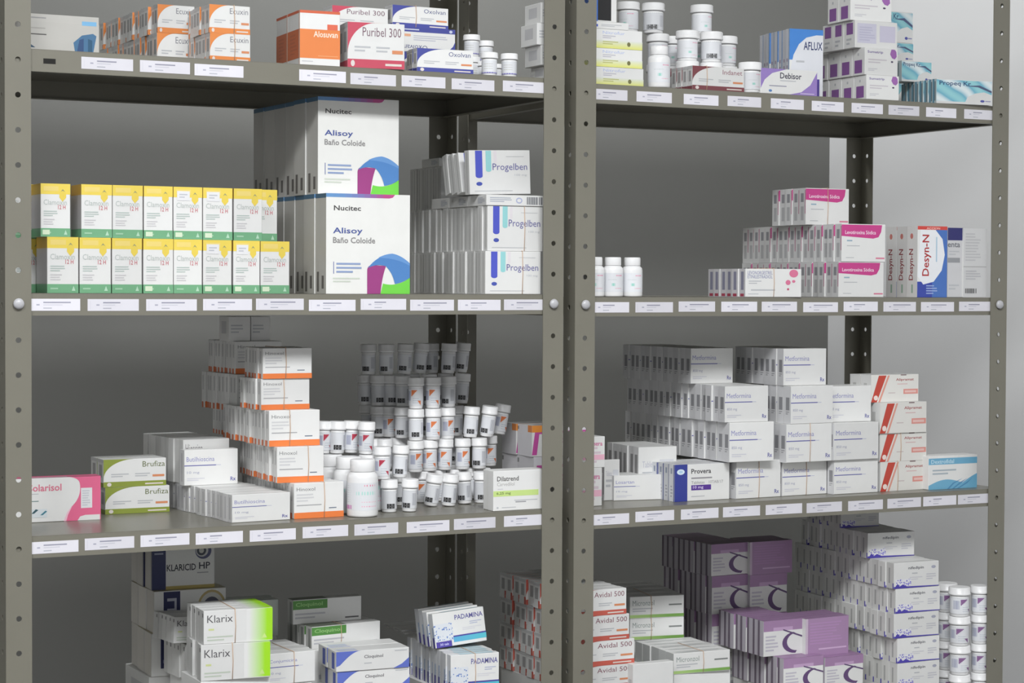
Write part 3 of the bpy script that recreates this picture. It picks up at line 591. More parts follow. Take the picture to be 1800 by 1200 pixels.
row('a11', ox, 704, 800, 90, 'L1', 'white carton with navy corner', 'at the bottom of the back navy stack', Y=.085, t=.03)
def ox_inv(a):
    n = (66, 74, 158); a.rect('F', 0, .81, 1, 1, n); a.poly('F', [(1, 0), (1, .5), (.96, .3), (.88, .12), (.8, 0)], n); a.text('F', .08, .08, .5, .28, 'Oxolvan', (84, 90, 140), rot=180); a.bars('F', .25, .45, .9, .7, 3, (190, 192, 204)); a.rect('F', .03, .62, .2, .72, (232, 170, 130)); a.rect('F', .05, .88, .35, .93, (200, 204, 226)); a.oval('F', .92, .9, .03, .06, (200, 206, 230))
row('a12', ox_inv, 702, 800, 46, 'a11', 'upside-down white carton with navy band', 'in the middle of the back navy stack', Y=.085, t=.03)
row('a13', ox, 690, 788, 8, 'a12', 'white carton with navy corner', 'topmost of the back navy stack', Y=.09, t=.03, rot=2)
row('a14', d_plain, 962, 985, 115, 'L1', 'narrow pale carton', 'hidden low behind the middle post', Y=.015, t=.06)
row('a15', d_plain, 951, 981, 79, 'a14', 'small pale carton', 'lowest showing beside the middle post, top shelf', Y=.015, t=.06)
row('a16', d_plain, 944, 981, 40, 'a15', 'small pale carton', 'middle one showing beside the middle post, top shelf', Y=.015, t=.06)
row('a17', d_plain, 951, 981, 4, 'a16', 'small pale carton', 'highest showing beside the middle post, top shelf', Y=.015, t=.06)
# --- second shelf, left unit
tops = [(71.6, 123.6, d_clamox_c, .04), (143, 197, d_clamox, .04), (198, 251, d_clamox, .04), (253, 303.5, d_clamox_c, .04), (305, 355.5, d_clamox_b, .04), (357, 408.5, d_clamox_b, .04), (411, 460.5, d_clamox, .04), (437, 487, d_clamox, .107)]
bots_ = [(83, 138, d_clamox), (140, 195, d_clamox), (197, 249.5, d_clamox), (252, 304.5, d_clamox_c), (305.5, 355, d_clamox), (357, 407, d_clamox_b), (410, 456.5, d_clamox_b), (458, 508.5, d_clamox_c)]
NTH = ['leftmost', 'second from left', 'third from left', 'fourth from left', 'fifth from left', 'sixth from left', 'second from right', 'rightmost']
for i, (a, b, d) in enumerate(bots_):
    row('y%d' % i, d, a, b, 416+i*1.1, 'L2', 'yellow, white and green box', NTH[i]+' in the lower layer', Y=.038, t=.065, rot=random.uniform(-.6, .6), group='yellow and green boxes, lower layer')
row('yb', d_clamox, 450, 500, 425, 'L2', 'yellow and green box', 'behind the rightmost of the lower layer', Y=.106, t=.06, group='yellow and green boxes at the back')
row('yc', d_clamox, 24, 77, 419, 'L2', 'yellow and green box', 'set back beside the left post, lower layer', Y=.11, t=.065, group='yellow and green boxes at the back')
for i, (a, b, d, y) in enumerate(tops):
    row('z%d' % i, d, a, b, 322+i*1.5, 'yb' if i == 7 else 'y%d' % i, 'yellow, white and green box', NTH[i]+' in the upper layer', Y=y, t=.060, rot=random.uniform(-1, 1), group='yellow and green boxes, upper layer')
row('zc', d_clamox, 18, 70, 323, 'yc', 'yellow and green box', 'set back beside the left post, upper layer', Y=.11, t=.065, group='yellow and green boxes at the back')
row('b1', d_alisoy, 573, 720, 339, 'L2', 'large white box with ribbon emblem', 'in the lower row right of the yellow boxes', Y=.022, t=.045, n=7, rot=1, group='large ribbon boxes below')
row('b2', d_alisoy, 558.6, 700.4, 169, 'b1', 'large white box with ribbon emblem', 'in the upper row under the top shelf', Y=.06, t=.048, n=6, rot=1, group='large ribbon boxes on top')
row('p1', d_progel, 853, 950.5, 441, 'L2', 'white carton with blue exclamation stripe', 'in the bottom row by the middle post', Y=.022, t=.0155, n=20, xf=722)
row('p2', d_progel, 856.6, 954, 361, 'p1', 'white carton with blue exclamation stripe', 'in the middle row by the middle post', Y=.024, t=.0155, n=20, xf=724)
row('p3', d_progel_flat, 855, 959, 341.5, 'p2', 'flat white carton with barcode end', 'on the blue-striped rows', Y=.022, t=.075, n=3, xf=757, jit=.4)
row('p4', d_progel, 826, 933, 264, 'p3', 'tilted white carton with blue stripe', 'topmost by the middle post', Y=.05, t=.017, roll=-2, n=1)
row('p5', d_progel, 812, 905, 284, 'p3', 'leaning white carton with blue stripe', 'behind the tilted topmost one', Y=.078, t=.0225, n=3, lean=13, h=.068)
row('p6', d_progel, 775, 868, 292, 'p2', 'white carton seen edge on', 'in the shaded upper back row', Y=.255, t=.0165, n=8)
row('p7', d_progel_flat, 772, 868, 277, 'p6', 'flat white carton', 'lying across the shaded upper back row', Y=.26, t=.075)
# --- third shelf, left unit
row('c1', d_solar, 24, 177, 842, 'L3', 'pink and white box with white window sticker', 'at the left end of the shelf', yb=920, t=.03)
bz = curve((142, 156, 50), 'Brufiza', (110, 120, 70), (.62, .98))
row('c2', bz, 185, 298, 857, 'L3', 'white carton with olive corner and band', 'in the lower pair beside the pink box', yb=904, t=.034, n=2, rot=-1)
row('c3', bz, 182, 292, 808, 'c2', 'white carton with olive corner and band', 'in the upper pair beside the pink box', Y=BASE['c2'][2], t=.036, n=2, xf=160)
but = lined('Butilhioscina', .56, True, False)
row('c4', but, 408, 510, 870, 'L3', 'thin white carton with blue underlined print', 'in the long low row', yb=919, t=.0172, n=17, rot=4)
y4 = bis(lambda q: px(*[at(324, 839, q)[0], q], BASE['c4'][0])[1]-839, .02, .43, inc=False); print('butil2 Y', y4)
row('c5', but, 324, 418, 791, 'c4', 'white carton with blue underlined print', 'standing on the long low row', Y=.20, t=.024)
row('c6', d_hiosc, 322, 403, 773, 'c4', 'plain grey-white carton', 'behind the blue-printed one on the low row', Y=.228, t=.019, n=9, rot=5)
row('c7', d_orangeband, 517, 604, 850, 'L3', 'white carton with orange base', 'at the front bottom left of the bottles', yb=912, t=.0175, n=13, rot=2)
row('c8', d_orangeband, 487, 569, 786, 'c7', 'white carton with orange base', 'in the second level left of the bottles', Y=.062, t=.0165, n=12, xf=421)
row('c9', d_orangeband, 473, 562, 722, 'c8', 'white carton with orange base', 'in the third level left of the bottles', Y=.075, t=.0165, n=13, xf=392)
row('c10', d_orangeband, 459, 544, 666, 'c9', 'white carton with orange base', 'in the fourth level', Y=.095, t=.0175, n=5, xf=424)
row('c11', d_orangeband, 462, 548, 612, 'c10', 'white carton with orange base', 'in the topmost short row', Y=.093, t=.0175, n=5, xf=428)
row('c9b', d_orangeband, 420, 500, 722, 'c8', 'white carton edge on', 'in the dim third-level row at the back', Y=.272, t=.0165, n=8)
row('c12', d_orangeband, 416, 495, 658, 'c9b', 'white carton edge on', 'in the dim fourth-level row at the back', Y=.25, t=.0165, n=9, xf=356)
row('c13', d_orangeband, 414, 495, 600, 'c12', 'white carton edge on', 'in the dim fifth-level row at the back', Y=.26, t=.0165, n=8, xf=364)
row('c14', d_plain, 402, 440, 556, 'c13', 'pale carton', 'at the very top of the dim back stack, left', Y=.27, t=.05)
row('c15', d_plain, 441, 475, 556, 'c13', 'pale carton', 'at the very top of the dim back stack, right', Y=.275, t=.05)
row('c16', d_dilat, 867, 959, 828, 'L3', 'white carton with pale green stripe', 'at the right front corner by the middle post', yb=898.5, t=.02, n=2, rot=1)
# --- fourth shelf, left unit
def fill(key, under, x0, x1, yt, Y, t, place, n=1, on='L4'):
    row(key, d_plain, x0, x1, yt, on, 'plain white carton', place, Y=Y, t=t, n=n)
fill('f1', 0, 353, 475, 1198, .03, .10, 'under the lime-green cartons')
row('d1', d_klarix, 353, 475, 1134, 'f1', 'white carton with lime-green end', 'in the lower row at the bottom left', Y=.03, t=.024, n=4, xf=328)
row('d2', d_klarix, 358, 479, 1074, 'd1', 'white carton with lime-green end', 'in the upper row at the bottom left', Y=.03, t=.024, n=4, xf=330)
fill('f2', 0, 338, 440, 1200, .145, .12, 'under the thin cartons at the bottom left')
row('d3', d_klarix, 338, 440, 1138, 'f2', 'thin white carton edge on', 'left of the lime-green cartons, lower row', Y=.145, t=.0165, n=7, rot=6)
row('d4', d_klarix, 305, 400, 1090, 'd3', 'thin tilted white carton', 'left of the lime-green cartons, upper row', Y=.165, t=.015, n=5, roll=3, xf=270)
fill('f3', 0, 262, 392, 1190, .27, .14, 'under the navy striped antibiotic boxes')
row('d5b', d_klaricid_b, 266, 392, 1114, 'f3', 'dim white box with navy badge', 'low behind the thin cartons', Y=.268, t=.045, n=3, xf=230)
row('d5', d_klaricid_b, 271, 397, 1040, 'd5b', 'dim white box with navy square badge', 'below the navy striped box', Y=.27, t=.045, n=3, xf=232)
row('d6', d_klaricid, 267, 377, 958, 'd5', 'dim white box with navy left stripe', 'tucked up under the shelf', Y=.285, t=.045, n=3, xf=232)
fill('f4', 0, 400, 486, 1124, .23, .06, 'under the grey-green cartons')
row('d7', d_plain, 405, 489, 1058, 'f4', 'dim grey-green carton', 'behind the lime-green cartons', Y=.235, t=.018, n=3, rot=-3, body=mat((204, 212, 206)))
fill('f5', 0, 466, 548, 1204, .09, .10, 'under the faint purple-lined cartons')
row('d8', d_tabuv, 470, 554, 1150, 'f5', 'white carton with faint purple line', 'right of the lime-green cartons', Y=.085, t=.03, n=4, rot=2)
fill('f6', 0, 548, 668, 1142, .155, .12, 'under the green-labelled cartons')
row('d9', d_cloq_g, 548, 668, 1102, 'f6', 'white carton with green name label', 'in the lower row behind blue-cornered ones', Y=.155, t=.022, n=4, xf=506)
row('d10', d_cloq_g, 515, 635, 1055, 'd9', 'single white carton with green name label', 'on top of the green-labelled row', Y=.19, t=.026)
fill('f7', 0, 593, 720, 1216, .055, .09, 'under the blue-cornered cartons')
row('d11', d_cloq_b, 593, 720, 1181, 'f7', 'low white carton with blue corners', 'in the lower pair at the bottom centre', Y=.055, t=.045, n=2, xf=562)
row('d12', d_cloq_b, 591, 719, 1146, 'd11', 'low white carton with blue corners', 'in the upper pair at the bottom centre', Y=.053, t=.045, n=2, xf=560)
fill('f8', 0, 792, 877, 1220, .045, .20, 'under the blue-speckled cartons')
row('d13', d_padam, 792, 877, 1152, 'f8', 'white carton with blue specks', 'in the lower row at the bottom centre', Y=.045, t=.0165, n=12, xf=718)
row('d14', d_padam, 766, 856, 1082, 'd13', 'tilted white carton with blue specks', 'in the upper row at the bottom centre', Y=.10, t=.020, n=4, roll=-4, lean=7)
row('d15', d_plain, 712, 775, 1130, 'd13', 'dim pale carton', 'low behind the blue-specked cartons', Y=.26, t=.04, n=2)
row('d16', d_plain, 706, 768, 1108, 'd15', 'dim pale carton', 'on top behind the blue-specked cartons', Y=.262, t=.04, n=2)

# --- top shelf, right unit
for i, (yt, nm) in enumerate(((114, 'bottom'), (81, 'middle'), (47, 'top'))):
    row('e%d' % i, d_yellowgreen, 1008, (1131, 1129, 1129)[i], yt, 'R1' if i == 0 else 'e%d' % (i-1), 'white box fading to yellow-green', nm+' of the stack of three', Y=.02, t=.05, group='yellow-green stack')
row('e3', d_bluebit, 1008, 1105, 34, 'e2', 'flat white box with small blue mark', 'on the yellow-green stack', Y=.02, t=.05)
row('e4', d_blueblack, 1008, 1084, -30, 'e3', 'blue, black and white box', 'cut off at the top beside the middle post', Y=.022, t=.04)
ind = curve((132, 66, 74), 'Indanet', (156, 92, 110), (.58, .96))
row('g1', ind, 1217, 1308, 115, 'R1', 'white carton with maroon corner and band', 'on the right top shelf', Y=.008, t=.0165, n=4, rot=1)
row('g2', ind, 1172, 1262, 120, 'R1', 'white carton with maroon corner', 'edge on between the bottles', Y=.088, t=.02, n=2)
row('g3', d_debisor, 1337, 1436, 119, 'R1', 'white box with violet curved corners', 'in front of the tall blue cartons', Y=.006, t=.03)
row('g4', d_aflux, 1387, 1446, 50, 'R1', 'tall white carton with bright blue top', 'behind the violet-cornered box', Y=.05, t=.0145, n=8, xf=1334)
row('g5', d_purplesq, 1523, 1580, 131, 'R1', 'white carton with purple square end', 'in the bottom level of the tall stack', Y=.006, t=.038, n=4, xf=1437)
row('g6', d_purplesq, 1520, 1578, 83, 'g5', 'white carton with purple square end', 'in the second level of the tall stack', Y=.008, t=.038, n=5, xf=1413)
row('g7', d_purplesq_b, 1503, 1577, 35, 'g6', 'white carton with purple square end', 'in the third level of the tall stack', Y=.02, t=.034, n=3, xf=1445)
row('g8', d_purplesq, 1495, 1567, -12, 'g7', 'white carton with purple square end', 'in the cut-off top level of the stack', Y=.025, t=.038, n=2, xf=1454)
row('g9', d_propeq, 1646, 1743, 138, 'R1', 'white carton with teal waves', 'in the bottom row near the right post', Y=.006, t=.0135, n=9, xf=1582)
row('g10', d_propeq, 1585, 1637, 106, 'g9', 'white carton with teal waves', 'on the low teal row', Y=.075, t=.04)
row('g11', d_propeq, 1540, 1605, 105, 'R1', 'teal-wave carton', 'at the bottom behind the purple-square stack', Y=.21, t=.04)
row('g12', d_propeq, 1540, 1605, 72, 'g11', 'teal-wave carton', 'second up behind the purple-square stack', Y=.21, t=.04)
row('g13', d_propeq, 1538, 1604, 17, 'g12', 'teal-wave carton', 'topmost behind the purple-square stack', Y=.21, t=.04)
# --- second shelf, right unit
row('h1', d_levon, 1310, 1408.5, 472, 'R2', 'white carton with pink circles', 'on the right unit at eye height', Y=.010, t=.0235, n=6, xf=1245)
row('h2', d_pinktab, 1473.6, 1553, 460, 'R2', 'white carton with magenta name tab', 'in the bottom row', Y=.012, t=.021, n=16, xf=1302)
row('h3', d_pinktab, 1479, 1556, 393, 'h2', 'white carton with magenta name tab', 'in the middle row', Y=.010, t=.021, n=16, xf=1304)
row('h4', d_pinktab, 1416, 1492, 330, 'h3', 'white carton with magenta name tab', 'in the short top row', Y=.10, t=.022, n=5, xf=1358)
row('h5', d_desyn, 1612, 1664, 397, 'R2', 'tall blue and white box with red lettering', 'standing on the right unit', Y=.012, t=.033, n=3, xf=1556)
row('h6', d_navy, 1665, 1692, 400, 'R2', 'narrow white box with navy top', 'right of the red-lettered blue box', Y=.012, t=.05, body=mat((206, 206, 208)))
row('h7', d_greytext, 1693, 1733, 401, 'R2', 'grey-white box back with barcode', 'beside the right post', Y=.008, t=.05)
# --- third shelf, right unit
row('m1', d_magenta, 938, 1040, 803, 'R3', 'white carton with magenta outline', 'low behind the middle posts', Y=.175, t=.055, n=2, xf=880)
row('m2', d_magenta_o, 935, 1040, 748, 'm1', 'white carton with magenta outline and orange dots', 'high behind the middle posts', Y=.175, t=.055, n=2, xf=884)
row('m3', d_pinktext, 1020, 1058, 823, 'R3', 'white box with pink print', 'lower of two against the middle post', Y=.05, t=.05)
row('m4', d_pinktext, 1020, 1063, 768, 'm3', 'white box with pink print', 'upper of two against the middle post', Y=.05, t=.05)
row('m5', d_white_back, 1122, 1189, 786, 'R3', 'small white carton with grey side panel', 'in the low row at the back left', Y=.125, t=.021, n=6, xf=1066)
row('m6', lined('Losartan', .42, False, False), 1079, 1163, 836, 'R3', 'low white carton with blue underline', 'at the front left corner', yb=880, t=.03, n=2, xf=1057)
row('m7', d_white_back, 1062, 1089, 808, 'R3', 'tiny white carton', 'behind the blue-underlined one at the corner', Y=.118, t=.006)
row('m8', d_provera, 1185.6, 1282, 817, 'R3', 'white carton with dark blue end and oval emblem', 'in the front row', yb=882, t=.019, n=5, xf=1135)
met = lined('Metformina', .60)
ymet = bis(lambda q: px(*[at(1294, 877, q)[0], q], SURF['R3'])[1]-877, .004, .43, inc=False)
row('n1', met, 1294, 1372, 811, 'R3', 'white carton with violet underlined print', 'in the bottom level, left pile', yb=877, t=.0205, n=5, rot=3)
row('n1b', met, 1240, 1318, 811, 'R3', 'white carton with violet print', 'hidden low behind the left pile', Y=ymet+.115, t=.0205, n=12, rot=3)
row('n2', met, 1282, 1360, 743, 'n1', 'white carton with violet underlined print', 'in the second level, left pile', Y=.03, t=.0205, n=18, xf=1098)
row('n3', met, 1274, 1350, 679, 'n2', 'white carton with violet underlined print', 'in the third level, left pile', Y=.035, t=.0205, n=17, xf=1101)
row('n4', met, 1214, 1288, 612, 'n3', 'white carton with violet underlined print', 'in the top level, left pile', Y=.135, t=.0205, n=12, xf=1097)
row('n5', met, 1375, 1453, 812, 'R3', 'white carton with violet underlined print', 'in the bottom level, middle pile', yb=872, t=.0205, n=5, rot=3)
row('n6', met, 1382, 1462, 746, 'n5', 'white carton with violet underlined print', 'in the second level, middle pile', Y=.03, t=.0205, n=9, rot=3)
row('n7', met, 1390, 1464, 679, 'n6', 'white carton with violet underlined print', 'in the third level, middle pile', Y=.03, t=.0205, n=4, rot=3)
row('n7b', met, 1345, 1415, 679, 'n6', 'white carton with violet print', 'hidden behind the third level, middle pile', Y=.125, t=.0205, n=6, rot=1)
row('n8', met, 1377, 1452, 613, 'n7', 'white carton with violet underlined print', 'in the top level, middle pile', Y=.05, t=.0205, n=8, xf=1291)
row('n9', met, 1466, 1543, 809, 'R3', 'white carton with violet underlined print', 'in the bottom level, right pile', yb=869, t=.0205, n=4, rot=2)
row('n10', met, 1466, 1544, 744, 'n9', 'white carton with violet underlined print', 'in the second level, right pile', Y=.03, t=.0205, n=4, rot=2)
row('n11', met, 1453, 1531, 679, 'n10', 'white carton with violet underlined print', 'in the top level, right pile', Y=.052, t=.0205, n=3, rot=0)
row('r1', d_redstripe, 1547, 1630, 812, 'R3', 'white carton with slanted red stripe', 'bottom of the red-striped stack', yb=864, t=.03, n=2, rot=3)
row('r2', d_redstripe, 1546, 1628, 762, 'r1', 'white carton with slanted red stripe', 'second up in the red-striped stack', Y=BASE['r1'][2], t=.03, n=2, rot=3)
row('r3', d_redstripe, 1546, 1628, 708, 'r2', 'white carton with slanted red stripe', 'third up in the red-striped stack', Y=BASE['r1'][2]-.003, t=.03, n=2, rot=3)
row('r4', d_redstripe, 1531, 1614, 659, 'r3', 'white carton with slanted red stripe', 'topmost of the red-striped stack', Y=BASE['r1'][2]+.01, t=.03, n=2, rot=3)
row('r5', d_bluewave, 1632, 1717, 802, 'R3', 'white box with light blue waves', 'last on the right of its shelf', Y=.030, t=.04, rot=1)
# --- fourth shelf, right unit
av = curve((204, 88, 70), 'Avidal 500', (140, 84, 100), (.42, .96), False)
fill('q0', 0, 1003, 1110, 1217, .03, .27, 'under the red-banded stack', on='R4')
avy = [(1175, 1113), (1131, 1115), (1086, 1106), (1040, 1101)]
for i, (yt, x1) in enumerate(avy):
    row('s%d' % i, av, 1003, x1, yt, 'q0' if i == 0 else 's%d' % (i-1), 'white carton with brick-red band', ['in the bottom row of the red-banded stack', 'in the second row of the red-banded stack', 'in the third row of the red-banded stack', 'in the top row of the red-banded stack'][i], Y=.03, t=.0265, n=10, rot=0)
fill('q1', 0, 1107, 1202, 1126, .20, .10, 'under the shaded green-edged cartons', on='R4')
row('t1', d_greengrey, 1107, 1202, 1088, 'q1', 'white carton with green bottom edge', 'in the lower shaded back pair', Y=.20, t=.045, n=4, xf=1050)
row('t2', d_greengrey, 1107, 1202, 1049, 't1', 'white carton with green bottom edge', 'in the upper shaded back pair', Y=.20, t=.045, n=4, xf=1050)
fill('q2', 0, 1184, 1283, 1186, .035, .15, 'under the bright green-edged cartons', on='R4')
row('t3', d_greengrey, 1184, 1283, 1149, 'q2', 'white carton with green bottom edge', 'in the bright front row', Y=.035, t=.028, n=5, xf=1118)
fill('q3', 0, 1112, 1183, 1168, .012, .02, 'beside the red-banded stack at the bottom', on='R4')
fill('q4', 0, 1251, 1382, 1150, .245, .17, 'under the dark violet rows', on='R4')
row('u1', d_violet, 1251, 1316, 1080, 'q4', 'violet and white carton', 'hidden low in the dim back pile', Y=.245, t=.0185, n=9, xf=1165)
row('u2', d_violet, 1251, 1316, 1013, 'u1', 'violet and white carton', 'in the second level of the dim back pile', Y=.245, t=.0185, n=9, xf=1165)
row('u3', d_violet, 1250, 1314, 957, 'u2', 'violet and white carton', 'in the top level of the dim back pile', Y=.245, t=.0185, n=9, xf=1163)
row('u4', d_violet, 1318, 1383, 1080, 'q4', 'violet and white carton', 'hidden low in the dim right back pile', Y=.24, t=.0185, n=4)
row('u5', d_violet, 1318, 1383, 1011, 'u4', 'violet and white carton', 'in the middle of the dim right back pile', Y=.24, t=.0185, n=4)
row('u6', d_violet_full, 1318, 1392, 953, 'u5', 'dim all-violet carton', 'on top of the right back pile', Y=.24, t=.0185, n=4)
fill('q5', 0, 1377, 1514, 1216, .055, .17, 'under the bright violet rows', on='R4')
row('u7', d_violet, 1377, 1447, 1158, 'q5', 'violet-topped white carton', 'in the lowest row, left', Y=.055, t=.0185, n=9, xf=1285)
row('u8', d_violet, 1450, 1517, 1156, 'q5', 'violet-topped white carton', 'in the lowest row, right', Y=.055, t=.0185, n=5, rot=2)
row('u9', d_violet, 1342, 1410, 1092, 'u7', 'violet-topped white carton', 'in the second row, left', Y=.085, t=.0185, n=8, xf=1262)
row('u10', d_violet_full, 1416, 1491, 1088, 'u8', 'bright all-violet carton', 'in the second row, right', Y=.075, t=.0185, n=4, rot=2)
fill('q6', 0, 1576, 1651, 1210, .012, .28, 'under the violet-specked white stack', on='R4')
lv = [(1577, 1651, 1166), (1577, 1651, 1122), (1571, 1650, 1079), (1574, 1652, 1035), (1571, 1650, 990)]
nmv = ['in the lowest row of the violet-specked stack', 'in the second row of the violet-specked stack', 'in the third row of the violet-specked stack', 'in the fourth row of the violet-specked stack', 'in the fifth row of the violet-specked stack']
for i, (a, b, yt) in enumerate(lv):
    row('v%d' % i, d_nifed, a, b, yt, 'q6' if i == 0 else 'v%d' % (i-1), 'white carton with violet specks', nmv[i], Y=.010, t=.0235, n=14, xf=(1398, 1400, 1396, 1400, 1398)[i])
row('v5', d_nifed, 1525, 1607, 937, 'v4', 'white carton with violet specks', 'in the top row of the specked stack', Y=.085, t=.0235, n=10, xf=1410)
row('v6', d_nifed, 1478, 1545, 893, 'v5', 'white carton with violet specks', 'above the top row, under the shelf', Y=.17, t=.0235, n=5, xf=1420)

# ------------------------------------------------------------------ rubber bands
for key, u, z0, place in (('a2', .60, 'L1', 'lower orange-arc bundle'), ('a3', .60, 'a2', 'upper orange-arc bundle'), ('a13', .41, 'a12', 'topmost navy carton'), ('p1', .66, 'L2', 'bottom blue-striped bundle'), ('p2', .66, 'p1', 'middle blue-striped bundle'),
        ('c7', .60, 'L3', 'lowest orange-based bundle'), ('c8', .66, 'c7', 'second orange-based bundle'), ('c9', .40, 'c8', 'third orange-based bundle'), ('c10', .46, 'c9', 'fourth orange-based bundle'), ('c11', .46, 'c10', 'topmost orange-based bundle'),
        ('d1', .45, 'f1', 'lower lime-green bundle'), ('d2', .45, 'd1', 'upper lime-green bundle'), ('d8', .55, 'f5', 'faint purple-lined bundle'), ('d9', .42, 'f6', 'green-labelled bundle'), ('d13', .50, 'f8', 'blue-specked bundle'),
        ('g1', .27, 'R1', 'maroon-cornered bundle'), ('h1', .50, 'R2', 'pink-circled bundle'), ('h4', .50, 'h3', 'topmost magenta-tab bundle'), ('n1', .50, 'R3', 'bottom violet-print bundle, left pile'), ('n5', .53, 'R3', 'bottom violet-print bundle, middle pile'), ('n6', .51, 'n5', 'second violet-print bundle, middle pile'),
        ('r1', .36, 'R3', 'lowest red-striped bundle'), ('r2', .44, 'r1', 'second red-striped bundle'), ('t1', .39, 'q1', 'lower shaded green-edged bundle'), ('t2', .39, 't1', 'upper shaded green-edged bundle'), ('t3', .52, 'q2', 'bright green-edged bundle')):
    zt, X0, Y, th, wd, L = BASE[key]
    band(key, u, z0, 'thin tan rubber band round the '+place, depth=min(L, .09) if L > .09 else L)

# ------------------------------------------------------------------ bottles
PL = mat((232, 232, 232), .35, 'plastic'); PC = mat((236, 236, 236), .32, 'plastic')
def arc_patch(q, r, a0, a1, z0, z1, c, k=0):
    n = max(2, int(abs(a1-a0)/12)+1); rr = r+.00012+.00004*k
    for i in range(n):
        p, s = R(-90+a0+(a1-a0)*i/n), R(-90+a0+(a1-a0)*(i+1)/n)
        q.poly([(rr*math.cos(p), rr*math.sin(p), z0), (rr*math.cos(s), rr*math.sin(s), z0), (rr*math.cos(s), rr*math.sin(s), z1), (rr*math.cos(p), rr*math.sin(p), z1)], c)
def arc_tri(q, r, a0, a1, z0, z1, c):
    n = 6
    for i in range(n):
        t = i/n; t2 = (i+1)/n; arc_patch(q, r, a0, a0+(a1-a0)*t2, z0+(z1-z0)*t, z0+(z1-z0)*t2, c, 2)
def jar_parts(D, H, style, kind='jar'):
    q = MB(); cp = MB(); lb = MB()
    if kind == 'jar':
        r = D/2*.86; R2 = D/2; hc = H*.27; zb = H-hc
        q.lathe([(r*.88, 0), (r*.93, H*.015), (r*.95, H*.05), (r*.98, H*.4), (r, zb-H*.03), (r*.93, zb)], PL, 24)
        prof = [(R2*.97, zb+.0003), (R2, zb+.001), (R2, zb+hc*.25), (R2*.975, zb+hc*.28), (R2*.975, H-.0015), (R2*.93, H), ]
        cp.lathe(prof, PC, 24); l0, l1 = H*.10, H*.66
    else:
        r = D/2; R2 = D/2*.80; hc = H*.215; zb = H-hc
        q.lathe([(r*.90, 0), (r*.98, H*.012), (r, H*.04), (r, zb*.86), (r*.95, zb*.93), (R2*.98, zb*.985), (R2*.93, zb)], PL, 32)
        cp.lathe([(R2*.98, zb+.0003), (R2, zb+.001), (R2, H-.002), (R2*.94, H)], PC, 32); l0, l1 = H*.12, H*.60
    for i in range(24): arc_patch(lb, r, -180+15*i, -165+15*i, l0, l1, (226, 228, 232))
    if style == 'black':
        arc_patch(lb, r, -38, 26, l0+H*.02, l0+H*.17, (46, 46, 48), 1); arc_patch(lb, r, -28, 16, l0+H*.07, l0+H*.11, (96, 96, 96), 2); arc_patch(lb, r, 40, 75, l0+.1*H, l1-.08*H, (180, 182, 190), 1); arc_patch(lb, r, -180, 180, l1-.015*H, l1, (200, 202, 206), 1)
    elif style in ('orange', 'red', 'violet'):
        c = {'orange': (226, 118, 52), 'red': (190, 44, 72), 'violet': (140, 96, 150)}[style]
        arc_tri(lb, r, -12, 34, l1-H*.26, l1-H*.06, c); arc_tri(lb, r, 66, 40, l0+H*.02, l0+H*.16, c)
        arc_patch(lb, r, -58, -18, l0+H*.16, l1-H*.1, (176, 180, 200), 1)
        for k in range(3): arc_patch(lb, r, 0, 48, l0+H*(.08+.07*k), l0+H*(.10+.07*k), (190, 198, 208), 1)
        arc_patch(lb, r, -180, 180, l1-.02*H, l1, (206, 206, 210), 1)
    elif style == 'blue':
        arc_patch(lb, r, -180, 180, l0, l0+H*.05, (104, 96, 190), 1)
        for k in range(3): arc_patch(lb, r, -40, 30, l0+H*(.18+.1*k), l0+H*(.21+.1*k), (196, 196, 190), 1)
    elif style == 'magenta':
        arc_patch(lb, r, -80, -40, l0+H*.02, l0+H*.09, (200, 62, 170), 1); arc_patch(lb, r, -20, 55, l0+H*.27, l0+H*.33, (176, 226, 216), 1); arc_patch(lb, r, 10, 55, l1-H*.06, l1-H*.03, (236, 130, 160), 1)
        arc_patch(lb, r, 0, 60, l0+H*.06, l0+H*.08, (236, 180, 200), 1); arc_patch(lb, r, 0, 60, l0+H*.14, l0+H*.155, (236, 190, 206), 1)
        for k in range(8): arc_patch(lb, r, -82, -48, l0+H*(.14+.04*k), l0+H*(.155+.04*k), (200, 202, 206), 1)
    elif style == 'faint':
        arc_patch(lb, r, -10, 10, l0+H*.15, l0+H*.22, (150, 214, 200), 1); arc_patch(lb, r, 15, 55, l1-H*.08, l1-H*.05, (230, 160, 184), 1); arc_patch(lb, r, 10, 50, l0+H*.08, l0+H*.1, (226, 180, 196), 1); arc_patch(lb, r, -30, 20, l0+H*.3, l0+H*.32, (206, 212, 214), 1)
    return q.mesh('body', smooth=True), cp.mesh('cap', smooth=True), lb.mesh('label')
PARTS = {}
def bottle(kind, D, H, style, x, Y, z, label, tilt=(0, 0), spin=None, group=None, name='pill_bottle'):
    key = (kind, D, H, style)
    if key not in PARTS: PARTS[key] = jar_parts(D, H, style, kind)
    X = bis(lambda q: px(q, Y, z)[0]-x, -.5, 2.5)
    root = bpy.data.objects.new(name, None); COL.objects.link(root); root.location = (X, Y, z+.0004+abs(math.sin(R(tilt[1])))*D*.40)
    root.rotation_euler = (R(tilt[0]), R(tilt[1]), R(-26+(random.uniform(-25, 25) if spin is None else spin)))
    for nm, me in zip(('body', 'cap', 'label'), PARTS[key]): link(nm, me, root)
    tag(root, label, 'bottle', group)
    return root
Z3 = SURF['L3']; JD, JH = .0286, .0526
COLN = {'black': 'black tag', 'orange': 'orange corner', 'red': 'red corner', 'blue': 'blue line', 'violet': 'violet corner'}
LVN = ['bottom', 'second', 'third', 'fourth', 'top']
